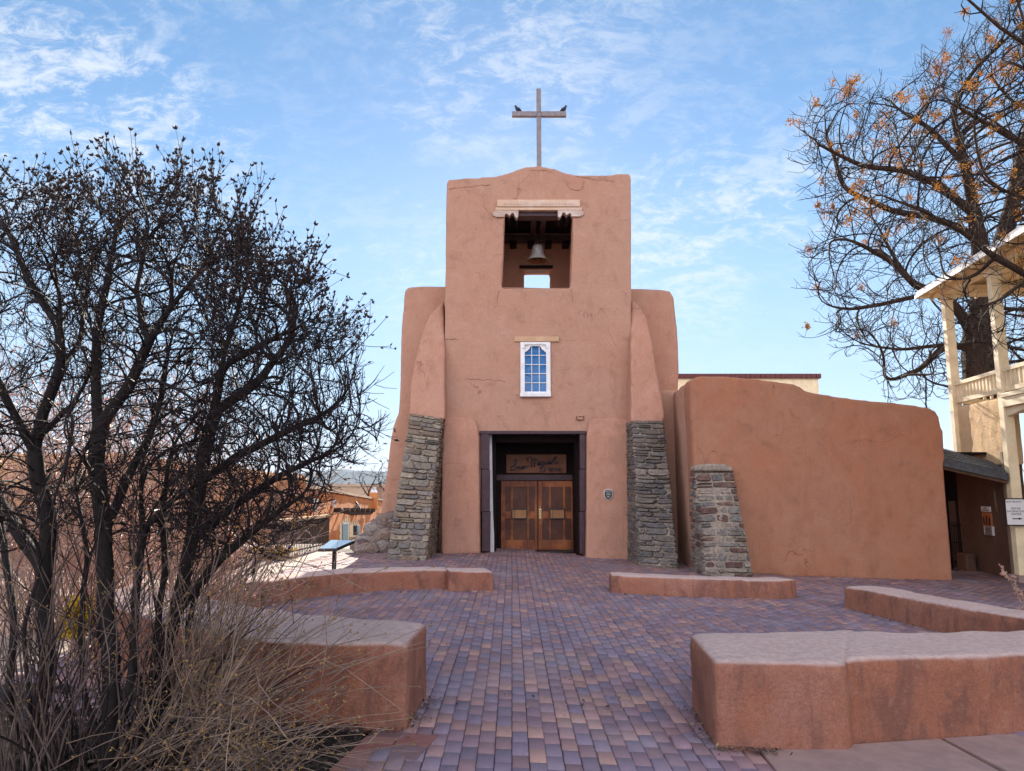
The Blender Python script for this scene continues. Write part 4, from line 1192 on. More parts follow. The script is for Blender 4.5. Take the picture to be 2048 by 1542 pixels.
def passage():
    zg = gz(10.2)
    x0 = at(1884, 930, 16.6).x; Yf = YW+.28
    p = [at(1880, 916, Yf), at(2013, 951, Yf-.05)]
    q = [at(1885, 897, Yf+1.3), at(2003, 936, Yf+.9)]
    r = empty('covered_gateway', (10.5, 17.5, zg), 'dark shingled lean-to over the gateway between yard wall and balcony house', 'gateway')
    d = Vector((0, 0, .07))
    mb = MB(); A, B, C_, D = p[0]-Vector((.3,0,0)), p[1], q[1], q[0]-Vector((.3,0,0))
    mb.hexa([A, B, C_, D, A+d, B+d, C_+d, D+d]); rf = build('roof', mb, M['shingle'], r)
    mb = MB()
    for k in range(4):
        t0 = k/4+.01; t1 = (k+1)/4+.06
        for i in range(7):
            s0, s1 = (i + (k % 2)*.5)/7+.004, (i+1+(k % 2)*.5)/7-.004
            s1 = min(s1, 1.0)
            P = lambda s, t: (A*(1-s)+B*s)*(1-t)+(D*(1-s)+C_*s)*t
            h = Vector((0, 0, .085+.004*k))
            qd = [P(s0,t0), P(s1,t0), P(s1,min(1,t1)), P(s0,min(1,t1))]
            mb.hexa([v+d*.9+Vector((0,0,.012*(j<2))) for j, v in enumerate(qd)] + [v+h+Vector((0,0,.014*(j<2))) for j, v in enumerate(qd)])
    build('shingles', mb, M['shingle'], rf)
    mb = MB(); mb.bar(A+Vector((0,-.03,-.03)), B+Vector((0,-.03,-.03)), .05, .16); build('fascia', mb, M['shingle'], rf)
    mb = MB()
    for k in range(4):
        t = .08+k*.25; a = A*(1-t)+D*t; b = B*(1-t)+C_*t
        mb.bar(a-Vector((0,0,.14)), b-Vector((0,0,.14)), .09, .11)
    build('rafters', mb, plain_mat('old_rafters', (.16,.085,.05), (.10,.05,.03), 5, .8), rf)
    # boarded back slope keeps the passage dark
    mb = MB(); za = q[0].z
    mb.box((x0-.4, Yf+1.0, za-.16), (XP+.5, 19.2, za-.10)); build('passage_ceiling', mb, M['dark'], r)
    # a dark plank screen with an iron gate at the far end
    xg0, xg1 = 11.36, 11.60
    mb = MB(); mb.box((9.0, 18.75, zg-.1), (xg0, 18.85, za-.1)); mb.box((xg0+.003, 18.75, at(1900,1002,18.75).z), (xg1+.6, 18.85, za-.1)); mb.box((xg1, 18.75, zg-.1), (xg1+.6, 18.85, at(1900,1002,18.75).z-.003)); build('end_wall', mb, M['dark'], r)
    mb = MB(); zt = at(1905, 1042, 18.7).z; zb = zg+.05
    x = xg0
    while x < xg1: mb.tube([(x, 18.7, zb), (x, 18.7, zt)], .012, 5); x += .05
    for z in (zb+.1, zt-.12, (zb+zt)/2): mb.box((xg0, 18.69, z), (xg1, 18.71, z+.03))
    build('iron_gate', mb, M['iron'], r)
    mb = MB(); mb.box((10.2, 20.6, zg-.2), (14.0, 20.9, zg+2.9)); build('sun_block_wall', mb, M['cream'], r)  # added wall, keeps sun through the gate off the passage wall
    mb = MB(); mb.box((XP-.05, 17.9, zg-.1), (XP+.2, 18.3, zg+.42)); o = build('stone_step', mb, M['brown'], r, bevel=.03)
passage()
def posters():
    Y = lambda x: 0
    for (px, y0, y1, w, lab, mat, name) in ((1956,1013,1023,.40,'small white notice with dark lines, topmost on the shaded passage wall', 'signface', 'notice'),
                                   (1959,1025,1052,.40,'orange poster with three dark figures on the shaded passage wall', 'poster', 'poster'),
                                   (1963,1052,1070,.42,'grey printed notice, lowest on the shaded passage wall', 'signface', 'notice')):
        # depth on the wall plane x = XP+.02
        u = (px-1024)/FPX; ym = (y0+y1)/2
        dx, dy, dz = ray(px, ym); t = (XP+.0)/dx; yy = dy*t
        zt, zb = CAM_Z + ray(px, y0)[2]*t, CAM_Z + ray(px, y1)[2]*t
        m = M['signface'] if mat == 'signface' else plain_mat('poster_paper', (.45,.17,.06), (.38,.12,.04), 5, .6, bump=0)
        mb = MB(); mb.box((XP-.015, yy-w/2, zb), (XP+.02, yy+w/2, zt))
        o = tag(build(name, mb, m, None, origin=(XP, YBp, gz(11.2))), lab, name); o.rotation_euler.z = HROT
        mb = MB()
        X0, X1 = XP-.019, XP-.016
        if name == 'poster':
            for k in range(3): yk = yy-.13+k*.13; mb.box((X0, yk-.035, zb+.02), (X1, yk+.035, zb+(zt-zb)*(.66+.1*(k % 2))))
            build('figures', mb, M['black'], o)
        else:
            n = 2 if y0 < 1020 else 6
            for k in range(n):
                z = zt-(k+.7)*(zt-zb)/(n+.4); hw = w*(.18 if (k == 0 and n == 2) else .36)
                y = yy-hw
                while y < yy+hw: mb.box((X0, y, z-.012), (X1, min(y+.03, yy+hw), z+.012)); y += .04
            build('lettering', mb, M['black'], o)
posters()
def visitor_sign():
    Y = YBp-.20
    c = at(2031.5, 1024, Y)
    wd, ht = .46, .60
    r = empty('visitor_sign', (c.x, Y, c.z), 'white visitor information center sign with black border and arrow on the porch post', 'sign')
    def rr(w, h, k, Yp, d, nm, mat):
        pts = []
        for cx, cz, a0 in ((w/2-k,h/2-k,0),(-w/2+k,h/2-k,90),(-w/2+k,-h/2+k,180),(w/2-k,-h/2+k,270)):
            for j in range(5):
                a = radians(a0+j*22.5); pts.append((cx+k*cos(a), cz+k*sin(a)))
        f = [Vector((c.x+x, Yp, c.z+z)) for x, z in pts]
        mb = MB(); mb.prism(f, [q+Vector((0,d,0)) for q in f]); o = build(nm, mb, mat, r)
        bm = bmesh.new(); bm.from_mesh(o.data); bmesh.ops.recalc_face_normals(bm, faces=bm.faces); bm.to_mesh(o.data); bm.free()
    rr(wd, ht, .05, Y, .02, 'border', M['black']); rr(wd-.05, ht-.05, .03, Y-.004, .01, 'panel', M['signface'])
    for txt, sz, z, dx in (('NEW MEXICO', .055, .205, -.03), ('VISITOR', .062, .055, 0), ('INFORMATION', .058, -.005, 0), ('CENTER', .062, -.065, 0)):
        text_mesh('lettering', txt, sz, M['black'], r, Vector((c.x+dx, Y-.0045, c.z+z)), FACE)
    mb = MB(); z = c.z-.145; x = c.x+.02
    f = [(x-.11,z+.010),(x-.11,z-.010),(x+.03,z-.010),(x+.02,z-.026),(x+.12,z),(x+.02,z+.026),(x+.03,z+.010)]
    f = [Vector((q[0], Y-.008, q[1])) for q in f]; mb.prism(f, [q+Vector((0,.006,0)) for q in f]); build('arrow', mb, M['black'], r)
visitor_sign()

# ================================================================== LEFT: STREET, PANEL, HOUSES
def info_panel():
    Y = 13.6
    b = gr(668, 1140); b = Vector((at(668,1135,Y).x, Y, 0))
    r = empty('info_panel', (b.x, Y, 0), 'low slanted information panel on a black post at the plaza edge', 'panel')
    zt = at(668, 1096, Y).z
    mb = MB(); mb.box((b.x-.035, Y-.03, 0), (b.x+.035, Y+.03, zt)); build('post', mb, M['black'], r)
    # tray tilts to face the path
    A, B = at(636,1098.5,Y-.15), at(672,1098,Y-.45); C_, D = at(710,1081.5,Y+.05), at(662,1080,Y+.55)
    A, B, C_, D = (Vector(q) for q in (A, B, C_, D))
    d = Vector((0,0,-.045))
    mb = MB(); mb.hexa([q+d for q in (A,B,C_,D)] + [A,B,C_,D]); build('tray', mb, M['black'], r)
    k = sum((A,B,C_,D), Vector())/4
    i = [k+(q-k)*.93+Vector((0,0,.004)) for q in (A,B,C_,D)]; j = [q+Vector((0,0,.006)) for q in i]
    mb = MB(); mb.hexa(i+j); build('printed_sheet', mb, plain_mat('printed_sheet', (.35,.42,.48), (.22,.30,.36), 6, .18, bump=0), r)
info_panel()
def quad_wall(mb, p, q, zb, zt0, zt1, th):
    """wall from p to q (xy), battered thickness TH to the left of travel"""
    p, q = Vector((*p, 0)), Vector((*q, 0)); d = (q-p).normalized(); n = Vector((-d.y, d.x, 0))
    a = [p, q, q+n*th, p+n*th]
    mb.hexa([(*v.xy, zb) for v in a] + [(*a[0].xy, zt0), (*a[1].xy, zt1), (*a[2].xy, zt1), (*a[3].xy, zt0)])
def left_houses():
    # long orange house: wall runs away from us, faces right
    P0 = at(250, 905, 17.0); P1 = at(617, 951, 30.0)
    r = empty('orange_adobe_house', ((P0.x+P1.x)/2, 23, -.6), 'long orange adobe house behind the lilac branches', 'house')
    mb = MB(); quad_wall(mb, P0.xy, P1.xy, -3, P0.z, P1.z, 7); o = build('wall', mb, M['ochre'], r); bake_adobe(o, .16, 3, .1, 1.4)
    d = (P1-P0); 
    for t in (.50, .80):
        q = P0 + d*t; n = Vector((d.y, -d.x, 0)).normalized()
        mb = MB(); e = Vector((d.x, d.y, 0)).normalized()
        c = q + n*.10
        pts = [c-e*.35, c+e*.35, c+e*.35-n*.2, c-e*.35-n*.2]
        mb.hexa([(v.x,v.y,-1.2) for v in pts] + [(v.x,v.y,.2) for v in pts]); build('window', mb, M['dark'], r)
    # second, lower range stepping down the street, with vigas, signs and blue door
    Q0, Q1 = at(612, 975, 33.), at(775, 1003, 78.)
    r2 = empty('street_house', ((Q0.x+Q1.x)/2, 41, -1.6), 'bright orange adobe house with turquoise door and window down the street', 'house')
    mb = MB(); quad_wall(mb, Q0.xy, Q1.xy, -4, Q0.z, Q1.z, 6); o = build('wall', mb, M['orange'], r2); bake_adobe(o, .14, 3, .08, 1.2)
    e = Vector((Q1.x-Q0.x, Q1.y-Q0.y, 0)).normalized(); n = Vector((e.y, -e.x, 0))
    mb = MB(); quad_wall(mb, (Q0+n*.12).xy, (Q1+n*.12).xy, min(Q0.z,Q1.z)-.0, Q0.z+.16, Q1.z+.16, .5)
    # coping follows the roof line
    mb = MB(); a, b = Q0+n*.12, Q1+n*.12
    k = [a, b, b-n*.6, a-n*.6]; zz = [Q0.z, Q1.z, Q1.z, Q0.z]
    mb.hexa([(v.x,v.y,z-.02) for v, z in zip(k, zz)] + [(v.x,v.y,z+.13) for v, z in zip(k, zz)]); build('coping', mb, M['tan'], r2)
    def on(px, py):      # point of the wall plane behind a place in the facade
        dx, dy, dz = ray(px, py)
        # (Q0 + e s).xy = (dx,dy) t
        t = (Q0.x*e.y - Q0.y*e.x)/(dx*e.y - dy*e.x)
        return Vector((dx*t, dy*t, CAM_Z+dz*t))
    def patch(nm, x0, y0, x1, y1, o_, mat, th=.12, par=r2):
        ps = [on(x0,y1), on(x1,y1), on(x1,y0), on(x0,y0)]
        f = [p_+n*o_ for p_ in ps]; mb = MB(); mb.prism(f, [p_-n*th for p_ in f]); ob = build(nm, mb, mat, par)
        bm = bmesh.new(); bm.from_mesh(ob.data); bmesh.ops.recalc_face_normals(bm, faces=bm.faces); bm.to_mesh(ob.data); bm.free()
        return ob
    patch('door_surround', 678.5, 1046, 696.5, 1100, .05, M['cream']); d_ = patch('door', 682.5, 1048.5, 693, 1100, .10, M['teal']); patch('door_head', 682, 1044.5, 694, 1048.2, .12, M['chim'])
    patch('window_surround', 697.5, 1049, 719, 1074, .05, M['cream']); patch('window', 705, 1051, 710.3, 1070, .09, M['dark']); patch('shutter', 710.6, 1051, 715.6, 1070, .14, M['teal'])
    patch('lower_wall', 697, 1074.5, 722, 1100, .06, M['tan'])
    # stepped white crown over the openings
    mb = MB()
    for x, yt in ((681,1041),(684.5,1037),(688,1034),(691.5,1031.5),(695.5,1034),(699,1042),(702.5,1041.5),(706.5,1041),(710.5,1040.5),(714.5,1043)):
        ps = [on(x-1.6,1048.5), on(x+1.6,1048.5), on(x+1.2,yt+4), on(x+.4,yt)]
        f = [p_+n*.08 for p_ in ps]; mb.prism(f, [p_-n*.1 for p_ in f])
    ob = build('painted_crown', mb, M['cream'], r2)
    bm = bmesh.new(); bm.from_mesh(ob.data); bmesh.ops.recalc_face_normals(bm, faces=bm.faces); bm.to_mesh(ob.data); bm.free()
    # dark log shelf, viga ends
    mb = MB(); mb.tube([on(662,1020)+n*.45, on(690,1024.5)+n*.4, on(733,1023)+n*.35], [.14,.20,.24], 8); build('log_canopy', mb, M['barkr'], r2)
    mb = MB()
    for px in (668, 680, 692, 704, 716, 727): mb.tube([on(px,1020.5)-n*.2, on(px,1020.5)+n*.9], .13, 8)
    build('vigas', mb, M['barkr'], r2)
    mb = MB(); p_ = on(741, 1020); mb.tube([p_-n*.2, p_+n*.25], .10, 8); build('drain_spout', mb, M['barkr'], r2)
    # chimney with a white and blue cap
    CY = 62.; c = at(746, 997, CY)
    ch = MB(); ch.box((c.x-.33, c.y, c.z-1), (c.x+.33, c.y+.66, at(746,985,CY).z)); ch = build('chimney', ch, M['orange'], r2)
    z0, z1 = at(746,986,CY).z, at(746,976,CY).z
    mb = MB(); mb.add([(c.x-.28,c.y+.05,z0),(c.x+.28,c.y+.05,z0),(c.x+.28,c.y+.6,z0),(c.x-.28,c.y+.6,z0),(c.x-.12,c.y+.2,z1),(c.x+.12,c.y+.2,z1),(c.x+.12,c.y+.45,z1),(c.x-.12,c.y+.45,z1)],
        [(3,2,1,0),(4,5,6,7),(0,1,5,4),(1,2,6,5),(2,3,7,6),(3,0,4,7)]); mb.box((c.x-.16,c.y+.16,z1+.003),(c.x+.16,c.y+.49,z1+.08)); build('chimney_cap', mb, M['chim'], ch)
    mb = MB(); mb.add([(c.x-.15,c.y+.075,z0+.06),(c.x+.15,c.y+.075,z0+.06),(c.x+.09,c.y+.15,z0+.2),(c.x-.09,c.y+.15,z0+.2)], [(0,1,2,3)]); build('blue_tile', mb, M['blue'], ch)
    # hanging board, propped on the log
    ps = [(702,1007),(710,1001.5),(716,1008),(722,1019),(711,1025)]
    YS = on(712, 1014).y - .4
    f = [at(x, y, YS) for x, y in ps]
    cc = sum(f, Vector())/5; bk = Vector((0, .08, 0)); fw = Vector((0, -.02, 0))
    sg = empty('tilted_sign', cc, 'small black five-sided board with white writing, propped aslant on the log shelf', 'sign')
    mb = MB(); mb.prism([cc+(q-cc)*1.1 for q in f], [cc+(q-cc)*1.1+bk for q in f]); o = build('border', mb, M['lettering'], sg)
    mb2 = MB(); mb2.prism([q+fw for q in f], [q+bk*.5 for q in f]); o2 = build('board', mb2, M['black'], sg)
    for ob in (o, o2):
        bm = bmesh.new(); bm.from_mesh(ob.data); bmesh.ops.recalc_face_normals(bm, faces=bm.faces); bm.to_mesh(ob.data); bm.free()
    mb = MB()
    for p0_, p1_ in (((708,1004),(711.5,1009.5)),((706,1007),(709,1011)),((705.5,1010),(710,1018)),((710,1008),(711.5,1011)),((711.5,1013),(714,1018)),((714,1011),(717.5,1018.5)),((713.5,1008.5),(715,1011))):
        mb.tube([at(*p0_, YS-.03), at(*p1_, YS-.03)], .022, 5)
    build('lettering', mb, M['lettering'], sg)
    # white banner and small plaque farther up the wall
    ps = [on(622,1023), on(630,1024), on(632,997), on(623,997)]
    mb = MB(); f = [q+n*.14 for q in ps]; mb.prism(f, [q-n*.06 for q in f]); o = build('banner', mb, M['signface'], None, origin=f[0]); tag(o, 'narrow white banner on the far orange house', 'banner')
    mb = MB()
    for y in (1000, 1004, 1011, 1017): mb.tube([on(624,y)+n*.15, on(630,y+1)+n*.15], .03, 5)
    build('lettering', mb, M['letterdark'], o)
    q = on(666, 1006); mb = MB(); mb.box((q.x-.02, q.y-.2, q.z-.2), (q.x+.12, q.y+.2, q.z+.2)); o = tag(build('wall_plaque', mb, M['signface'], None, origin=q), 'tiny white plaque with a red mark on the far orange house', 'plaque')
    mb = MB(); mb.box((q.x+.121, q.y-.09, q.z-.09), (q.x+.135, q.y+.09, q.z+.09)); build('red_mark', mb, M['redroof'], o)
    # flat tan house behind, up the valley
    a, b = at(650, 975, 90.), at(722, 975, 90.)
    t = empty('tan_house', ((a.x+b.x)/2, 90, -4), 'flat-roofed tan house in shade under the distant hills', 'house')
    mb = MB(); mb.box((a.x, 90, -6), (b.x+1.5, 104, at(680, 973, 90.).z)); build('wall', mb, M['tan'], t)
    mb = MB(); mb.box((a.x-.15, 89.85, at(680,973,90.).z+.003), (b.x+1.65, 104, at(680,973,90.).z+.3)); build('parapet', mb, M['tan'], t)
    a, b = at(722, 980, 95.), at(790, 980, 95.)
    t = empty('pink_house', ((a.x+b.x)/2, 95, -4), 'low pinkish house beside the chimney, near the bare trees', 'house')
    mb = MB(); mb.box((a.x+1.8, 95, -6), (b.x, 105, at(740, 977, 95.).z)); o = build('wall', mb, plain_mat('pink_wall', (.50,.33,.25), (.42,.27,.2), 2, .9), t)
    mb = MB(); mb.box((a.x+1.7, 94.9, at(740,977,95.).z+.003), (b.x, 105, at(740,977,95.).z+.25)); build('parapet', mb, M['tan'], t)
    # orange cottage at the picture's edge and a pale house next to it
    for x0, x1, y0, Y, m_, lab, nm in ((-160, 36, 962, 24., 'orange', 'small orange house at the picture edge behind the lilac', 'cottage'),
                                   (60, 150, 945, 34., 'cream', 'pale cream house with grey roof seen between lilac trunks', 'cream_house'),
                                   (160, 262, 930, 21., 'tan', 'tan adobe house end wall beside the long orange house', 'tan_cottage')):
        a, b = at(x0, y0, Y), at(x1, y0, Y)
        t = empty(nm, ((a.x+b.x)/2, Y, -1.2), lab, 'house')
        mb = MB(); mb.box((a.x, Y, -4), (b.x, Y+8, a.z)); o = build('wall', mb, M[m_], t)
        mb = MB(); mb.box((a.x-.15, Y-.15, a.z+.003), (b.x+.15, Y+8, a.z+.22)); build('coping', mb, M['tan'] if m_ != 'cream' else M['steel'], t)
        for k in (.3, .7):
            x = a.x+(b.x-a.x)*k; mb = MB(); mb.box((x-.4, Y-.05, a.z-1.7), (x+.4, Y+.1, a.z-.7)); w_ = build('window', mb, M['dark'], t)
            mb = MB(); mb.box((x-.47, Y-.07, a.z-1.78), (x+.47, Y-.051, a.z-1.705)); build('sill', mb, M['cream'], w_)
left_houses()
def street_edge():
    # low red wall along the street and the railing with a fence behind it
    p, q = gr(-120, 1142), gr(470, 1138)
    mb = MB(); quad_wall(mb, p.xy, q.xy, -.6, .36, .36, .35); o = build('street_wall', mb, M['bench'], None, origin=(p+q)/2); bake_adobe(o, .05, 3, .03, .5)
    tag(o, 'low reddish street wall with sunlit top behind the lilac trunks', 'wall')
    a, b = gr(545, 1122), gr(655, 1096)
    f = empty('iron_railing', (a+b)/2, 'thin dark iron railing along the street by the orange house', 'railing')
    d = b-a; n = 34
    mb = MB()
    for k in range(n+1):
        p_ = a+d*k/n; mb.tube([(p_.x,p_.y,p_.z-.1),(p_.x,p_.y,p_.z+.82)], .012, 4)
    build('balusters', mb, M['iron'], f)
    for h in (.82, .12):
        mb = MB(); mb.bar(a+Vector((0,0,h)), b+Vector((0,0,h)), .03, .03); build('rail', mb, M['iron'], f)
    # shaded slatted fence with a light cap, in front of the houses
    a, b = at(540, 1040, 24.), at(660, 1030, 27.5)
    f = empty('slat_fence', (a.x, a.y, -.5), 'brown slatted fence with pale top rail below the orange house', 'fence')
    d = b-a; n = 60; mb = MB()
    for k in range(n):
        p_ = a+d*k/n; zt = at(540+120*k/n, 1046-13*k/n, p_.y).z
        mb.box((p_.x-.02, p_.y-.02, -1.2), (p_.x+.02, p_.y+.02, zt))
    build('slats', mb, plain_mat('fence_slat', (.17,.11,.08), (.11,.07,.05), 6, .8), f)
    mb = MB(); mb.bar((a.x,a.y,at(540,1046,a.y).z+.05), (b.x,b.y,at(660,1033,b.y).z+.05), .14, .07); build('top_rail', mb, M['cream'], f)
street_edge()
# ================================================================== TREES AND SHRUBS
from mathutils.kdtree import KDTree
def in_poly(px, py, poly):
    x, y = px, py; c = np.zeros(len(x), bool); n = len(poly)
    for i in range(n):
        x1, y1 = poly[i]; x2, y2 = poly[(i+1) % n]
        if y1 == y2: continue
        k = ((y1 > y) != (y2 > y)) & (x < (x2-x1)*(y-y1)/(y2-y1)+x1)
        c ^= k
    return c
def cloud(rng, poly, Y0, Y1, n, core=None):
    """points inside the crown, a solid of real depth around the trunk"""
    P = np.array(poly, float); out = []
    tot = 0
    while tot < n:
        x = rng.uniform(P[:,0].min(), P[:,0].max(), n*2); y = rng.uniform(P[:,1].min(), P[:,1].max(), n*2)
        k = in_poly(x, y, poly); x, y = x[k], y[k]
        Y = rng.uniform(Y0, Y1, len(x))
        u, v = (x-1024)/FPX, (771-y)/FPX
        dy = cos(PITCH)-v*sin(PITCH); dz = sin(PITCH)+v*cos(PITCH); t = Y/dy
        out.append(np.stack([u*t, Y, CAM_Z+dz*t], 1)); tot += len(x)
    return np.concatenate(out)[:n]
def colonize(seeds, attr, step, infl, kill, iters, bias=(0,0,.0), rng=None, jit=.15, keep_=.38):
    """seeds: list of polylines (first point of each joins the nearest earlier node). Returns pos, parent"""
    pos, par = [], []
    for s in seeds:
        s = [np.array(p, float) for p in s]
        start = -1
        if pos:
            d = np.linalg.norm(np.array(pos)-s[0], axis=1); start = int(d.argmin())
        prev = start
        if start < 0: pos.append(s[0]); par.append(-1); prev = 0
        # smooth through the points
        pts = [pos[prev]] + s[1:]
        for a, b in zip(pts[:-1], pts[1:]):
            n = max(1, int(np.linalg.norm(b-a)/step))
            for k in range(1, n+1):
                q = a+(b-a)*k/n + (rng.normal(0, step*.10, 3) if k < n else 0)
                pos.append(q); par.append(prev); prev = len(pos)-1
    pos = [np.array(p) for p in pos]
    A = attr.copy()
    nd = np.full(len(A), 1e9); ni = np.zeros(len(A), int)
    def upd(i0):
        for j in range(i0, len(pos)):
            d = ((A-pos[j])**2).sum(1); k = d < nd; nd[k] = d[k]; ni[k] = j
    upd(0)
    bias = np.array(bias)
    tried = {}
    for it in range(iters):
        m = nd < infl*infl
        if not m.any(): break
        idx = ni[m]; dirs = A[m]-np.array(pos)[idx]; dirs /= np.linalg.norm(dirs, axis=1)[:,None]+1e-9
        order = np.unique(idx)
        acc = np.zeros((len(pos), 3)); np.add.at(acc, idx, dirs)
        i0 = len(pos); P0 = pos
        for j in order:
            d = acc[j]; l = np.linalg.norm(d)
            if l < 1e-6: continue
            c = tried.get(j, 0)
            if c > 3: continue
            tried[j] = c+1
            d = d/l + bias + rng.normal(0, jit, 3); d /= np.linalg.norm(d)
            if par[j] >= 0:
                f = pos[j]-pos[par[j]]; f /= np.linalg.norm(f)+1e-9; d = d*(1-keep_)+f*keep_; d /= np.linalg.norm(d)
            pos.append(pos[j]+d*step); par.append(int(j))
        if len(pos) == i0: break
        upd(i0)
        keep = nd > kill*kill
        A, nd, ni = A[keep], nd[keep], ni[keep]
        if len(A) == 0: break
    return np.array(pos), np.array(par)
def radii(par, r0, p):
    n = len(par); acc = np.zeros(n)
    for i in range(n-1, -1, -1):
        r = acc[i] if acc[i] > 0 else r0**p
        acc[i] = r
        if par[i] >= 0: acc[par[i]] += r
    return acc**(1/p)
class Tubes:
    def __init__(s): s.V, s.F, s.n = [], [], 0
    def add(s, P, R, k):
        P = np.asarray(P, float); R = np.asarray(R, float); m = len(P)
        if m < 2: return
        D = np.empty_like(P); D[1:-1] = P[2:]-P[:-2]; D[0] = P[1]-P[0]; D[-1] = P[-1]-P[-2]
        D /= np.linalg.norm(D, axis=1)[:,None]+1e-9
        mean = D.mean(0); ref = np.array([0.,0,1]) if abs(mean[2]) < .8*np.linalg.norm(mean)+1e-9 else np.array([1.,.3,0])
        X = np.cross(D, ref); X /= np.linalg.norm(X, axis=1)[:,None]+1e-9
        Yv = np.cross(D, X)
        a = np.arange(k)*2*pi/k
        V = P[:,None] + R[:,None,None]*(np.cos(a)[None,:,None]*X[:,None]+np.sin(a)[None,:,None]*Yv[:,None])
        i = np.arange(m-1)[:,None]*k; j = np.arange(k)[None]; j2 = (j+1) % k
        F = np.stack([i+j, i+j2, i+k+j2, i+k+j], -1).reshape(-1,4)
        s.V.append(V.reshape(-1,3)); s.F.append(F+s.n); s.n += m*k
    def obj(s, name, mat, parent, smooth=True):
        return build_np(name, np.concatenate(s.V), np.concatenate(s.F), mat, parent, smooth)
def chains(pos, par, R):
    ch = [[] for _ in par]
    for i, p in enumerate(par):
        if p >= 0: ch[p].append(i)
    out = []
    roots = [i for i, p in enumerate(par) if p < 0]
    st = [(r, -1) for r in roots]
    while st:
        i, pre = st.pop()
        c = [pre, i] if pre >= 0 else [i]
        while ch[i]:
            k = sorted(ch[i], key=lambda q: -R[q])
            for q in k[1:]: st.append((q, i))
            i = k[0]; c.append(i)
        out.append(c)
    return out, ch
def buds(rng, C, D, size, k=3, spread=.55):
    """little pointed husks (double pyramids) at points C along directions D"""
    C = np.repeat(np.asarray(C), k, 0); D = np.repeat(np.asarray(D), k, 0); n = len(C)
    D = D + rng.normal(0, spread, (n,3)); D /= np.linalg.norm(D, axis=1)[:,None]+1e-9
    s = size*rng.uniform(.55, 1.35, n)[:,None]
    r = np.cross(D, rng.normal(0,1,(n,3))); r /= np.linalg.norm(r, axis=1)[:,None]+1e-9; b = np.cross(D, r)
    V = np.stack([C, C+D*s*.5+r*s*.30, C+D*s*.5+b*s*.22, C+D*s*.5-r*s*.30, C+D*s*.5-b*s*.22, C+D*s*1.15], 1)
    f = np.array([(0,2,1),(0,3,2),(0,4,3),(0,1,4),(5,1,2),(5,2,3),(5,3,4),(5,4,1)])
    F = (np.arange(n)[:,None,None]*6+f[None]).reshape(-1,3)
    return V.reshape(-1,3), F
def twig_set(rng, tb, P0, D0, length, r, segs=4, up=.25, wig=.18, kids=2, k=3):
    """thin curved shoots with side shoots; returns tips, tip directions, and nodes along them"""
    tips, td, nodes, ndir = [], [], [], []
    for p, d in zip(P0, D0):
        L_ = length*rng.uniform(.5, 1.35)
        pts = [np.array(p)]; d = d/(np.linalg.norm(d)+1e-9)
        for s in range(segs):
            d = d + rng.normal(0, wig, 3) + np.array([0,0,up/segs]); d /= np.linalg.norm(d)
            pts.append(pts[-1]+d*L_/segs); nodes.append(pts[-1]); ndir.append(d)
        tb.add(pts, np.linspace(r, r*.55, len(pts)), k)
        tips.append(pts[-1]); td.append(d)
        for _ in range(kids):
            j = rng.integers(1, segs); e = d + rng.normal(0, .75, 3); e[2] += up*.6; e /= np.linalg.norm(e)
            q = [pts[j]]; l2 = L_*rng.uniform(.3, .6)
            for s in range(2):
                e = e + rng.normal(0, wig, 3) + np.array([0,0,up*.4]); e /= np.linalg.norm(e); q.append(q[-1]+e*l2/2)
                nodes.append(q[-1]); ndir.append(e)
            tb.add(q, np.linspace(r*.7, r*.45, 3), k); tips.append(q[-1]); td.append(e)
    return np.array(tips), np.array(td), np.array(nodes), np.array(ndir)
def px(*a): return [np.array(at(x, y, Y)) for x, y, Y in a]
def grow_tree(name, label, cat, group, seed, base, limbs, clouds, step, infl, kill, iters, r0, pw, rmax, mats, twig, bias=(0,0,.06), thick=.012, sides=(7,5,3), jk=(.15,.38), drop=0):
    rng = np.random.default_rng(seed)
    A = np.concatenate([cloud(rng, *c) for c in clouds])
    if drop: A[:,2] -= drop*np.clip((A[:,2]-1.2)/2.2, 0, 1)
    pos, par = colonize(limbs, A, step, infl, kill, iters, bias, rng, *jk)
    R = np.minimum(radii(par, r0, pw), rmax)
    e = empty(name, base, label, cat, group)
    cs, ch = chains(pos, par, R)
    trunk, br = Tubes(), Tubes()
    for c in cs:
        P, r = pos[c].copy(), R[c].copy()
        if len(c) > 1: r[0] = min(r[0], r[1]*1.15)
        if len(c) > 4:                       # ease the kinks
            for _ in range(2): P[1:-1] = P[1:-1]*.5+(P[:-2]+P[2:])*.25
        big = r > thick
        m = int(big.sum())
        if m >= 2:
            trunk.add(P[:m+1], r[:m+1], sides[0] if r[0] > thick*3 else sides[1])
            if m < len(P)-1: br.add(P[m:], r[m:], sides[2])
        else: br.add(P, r, sides[2])
    trunk.obj('trunk', mats[0], e)
    ends = [i for i in range(len(par)) if not ch[i] and par[i] >= 0]
    mids = [i for i in range(len(par)) if ch[i] and par[i] >= 0 and R[i] < thick*.9]
    return rng, e, pos, par, R, br, ends, mids

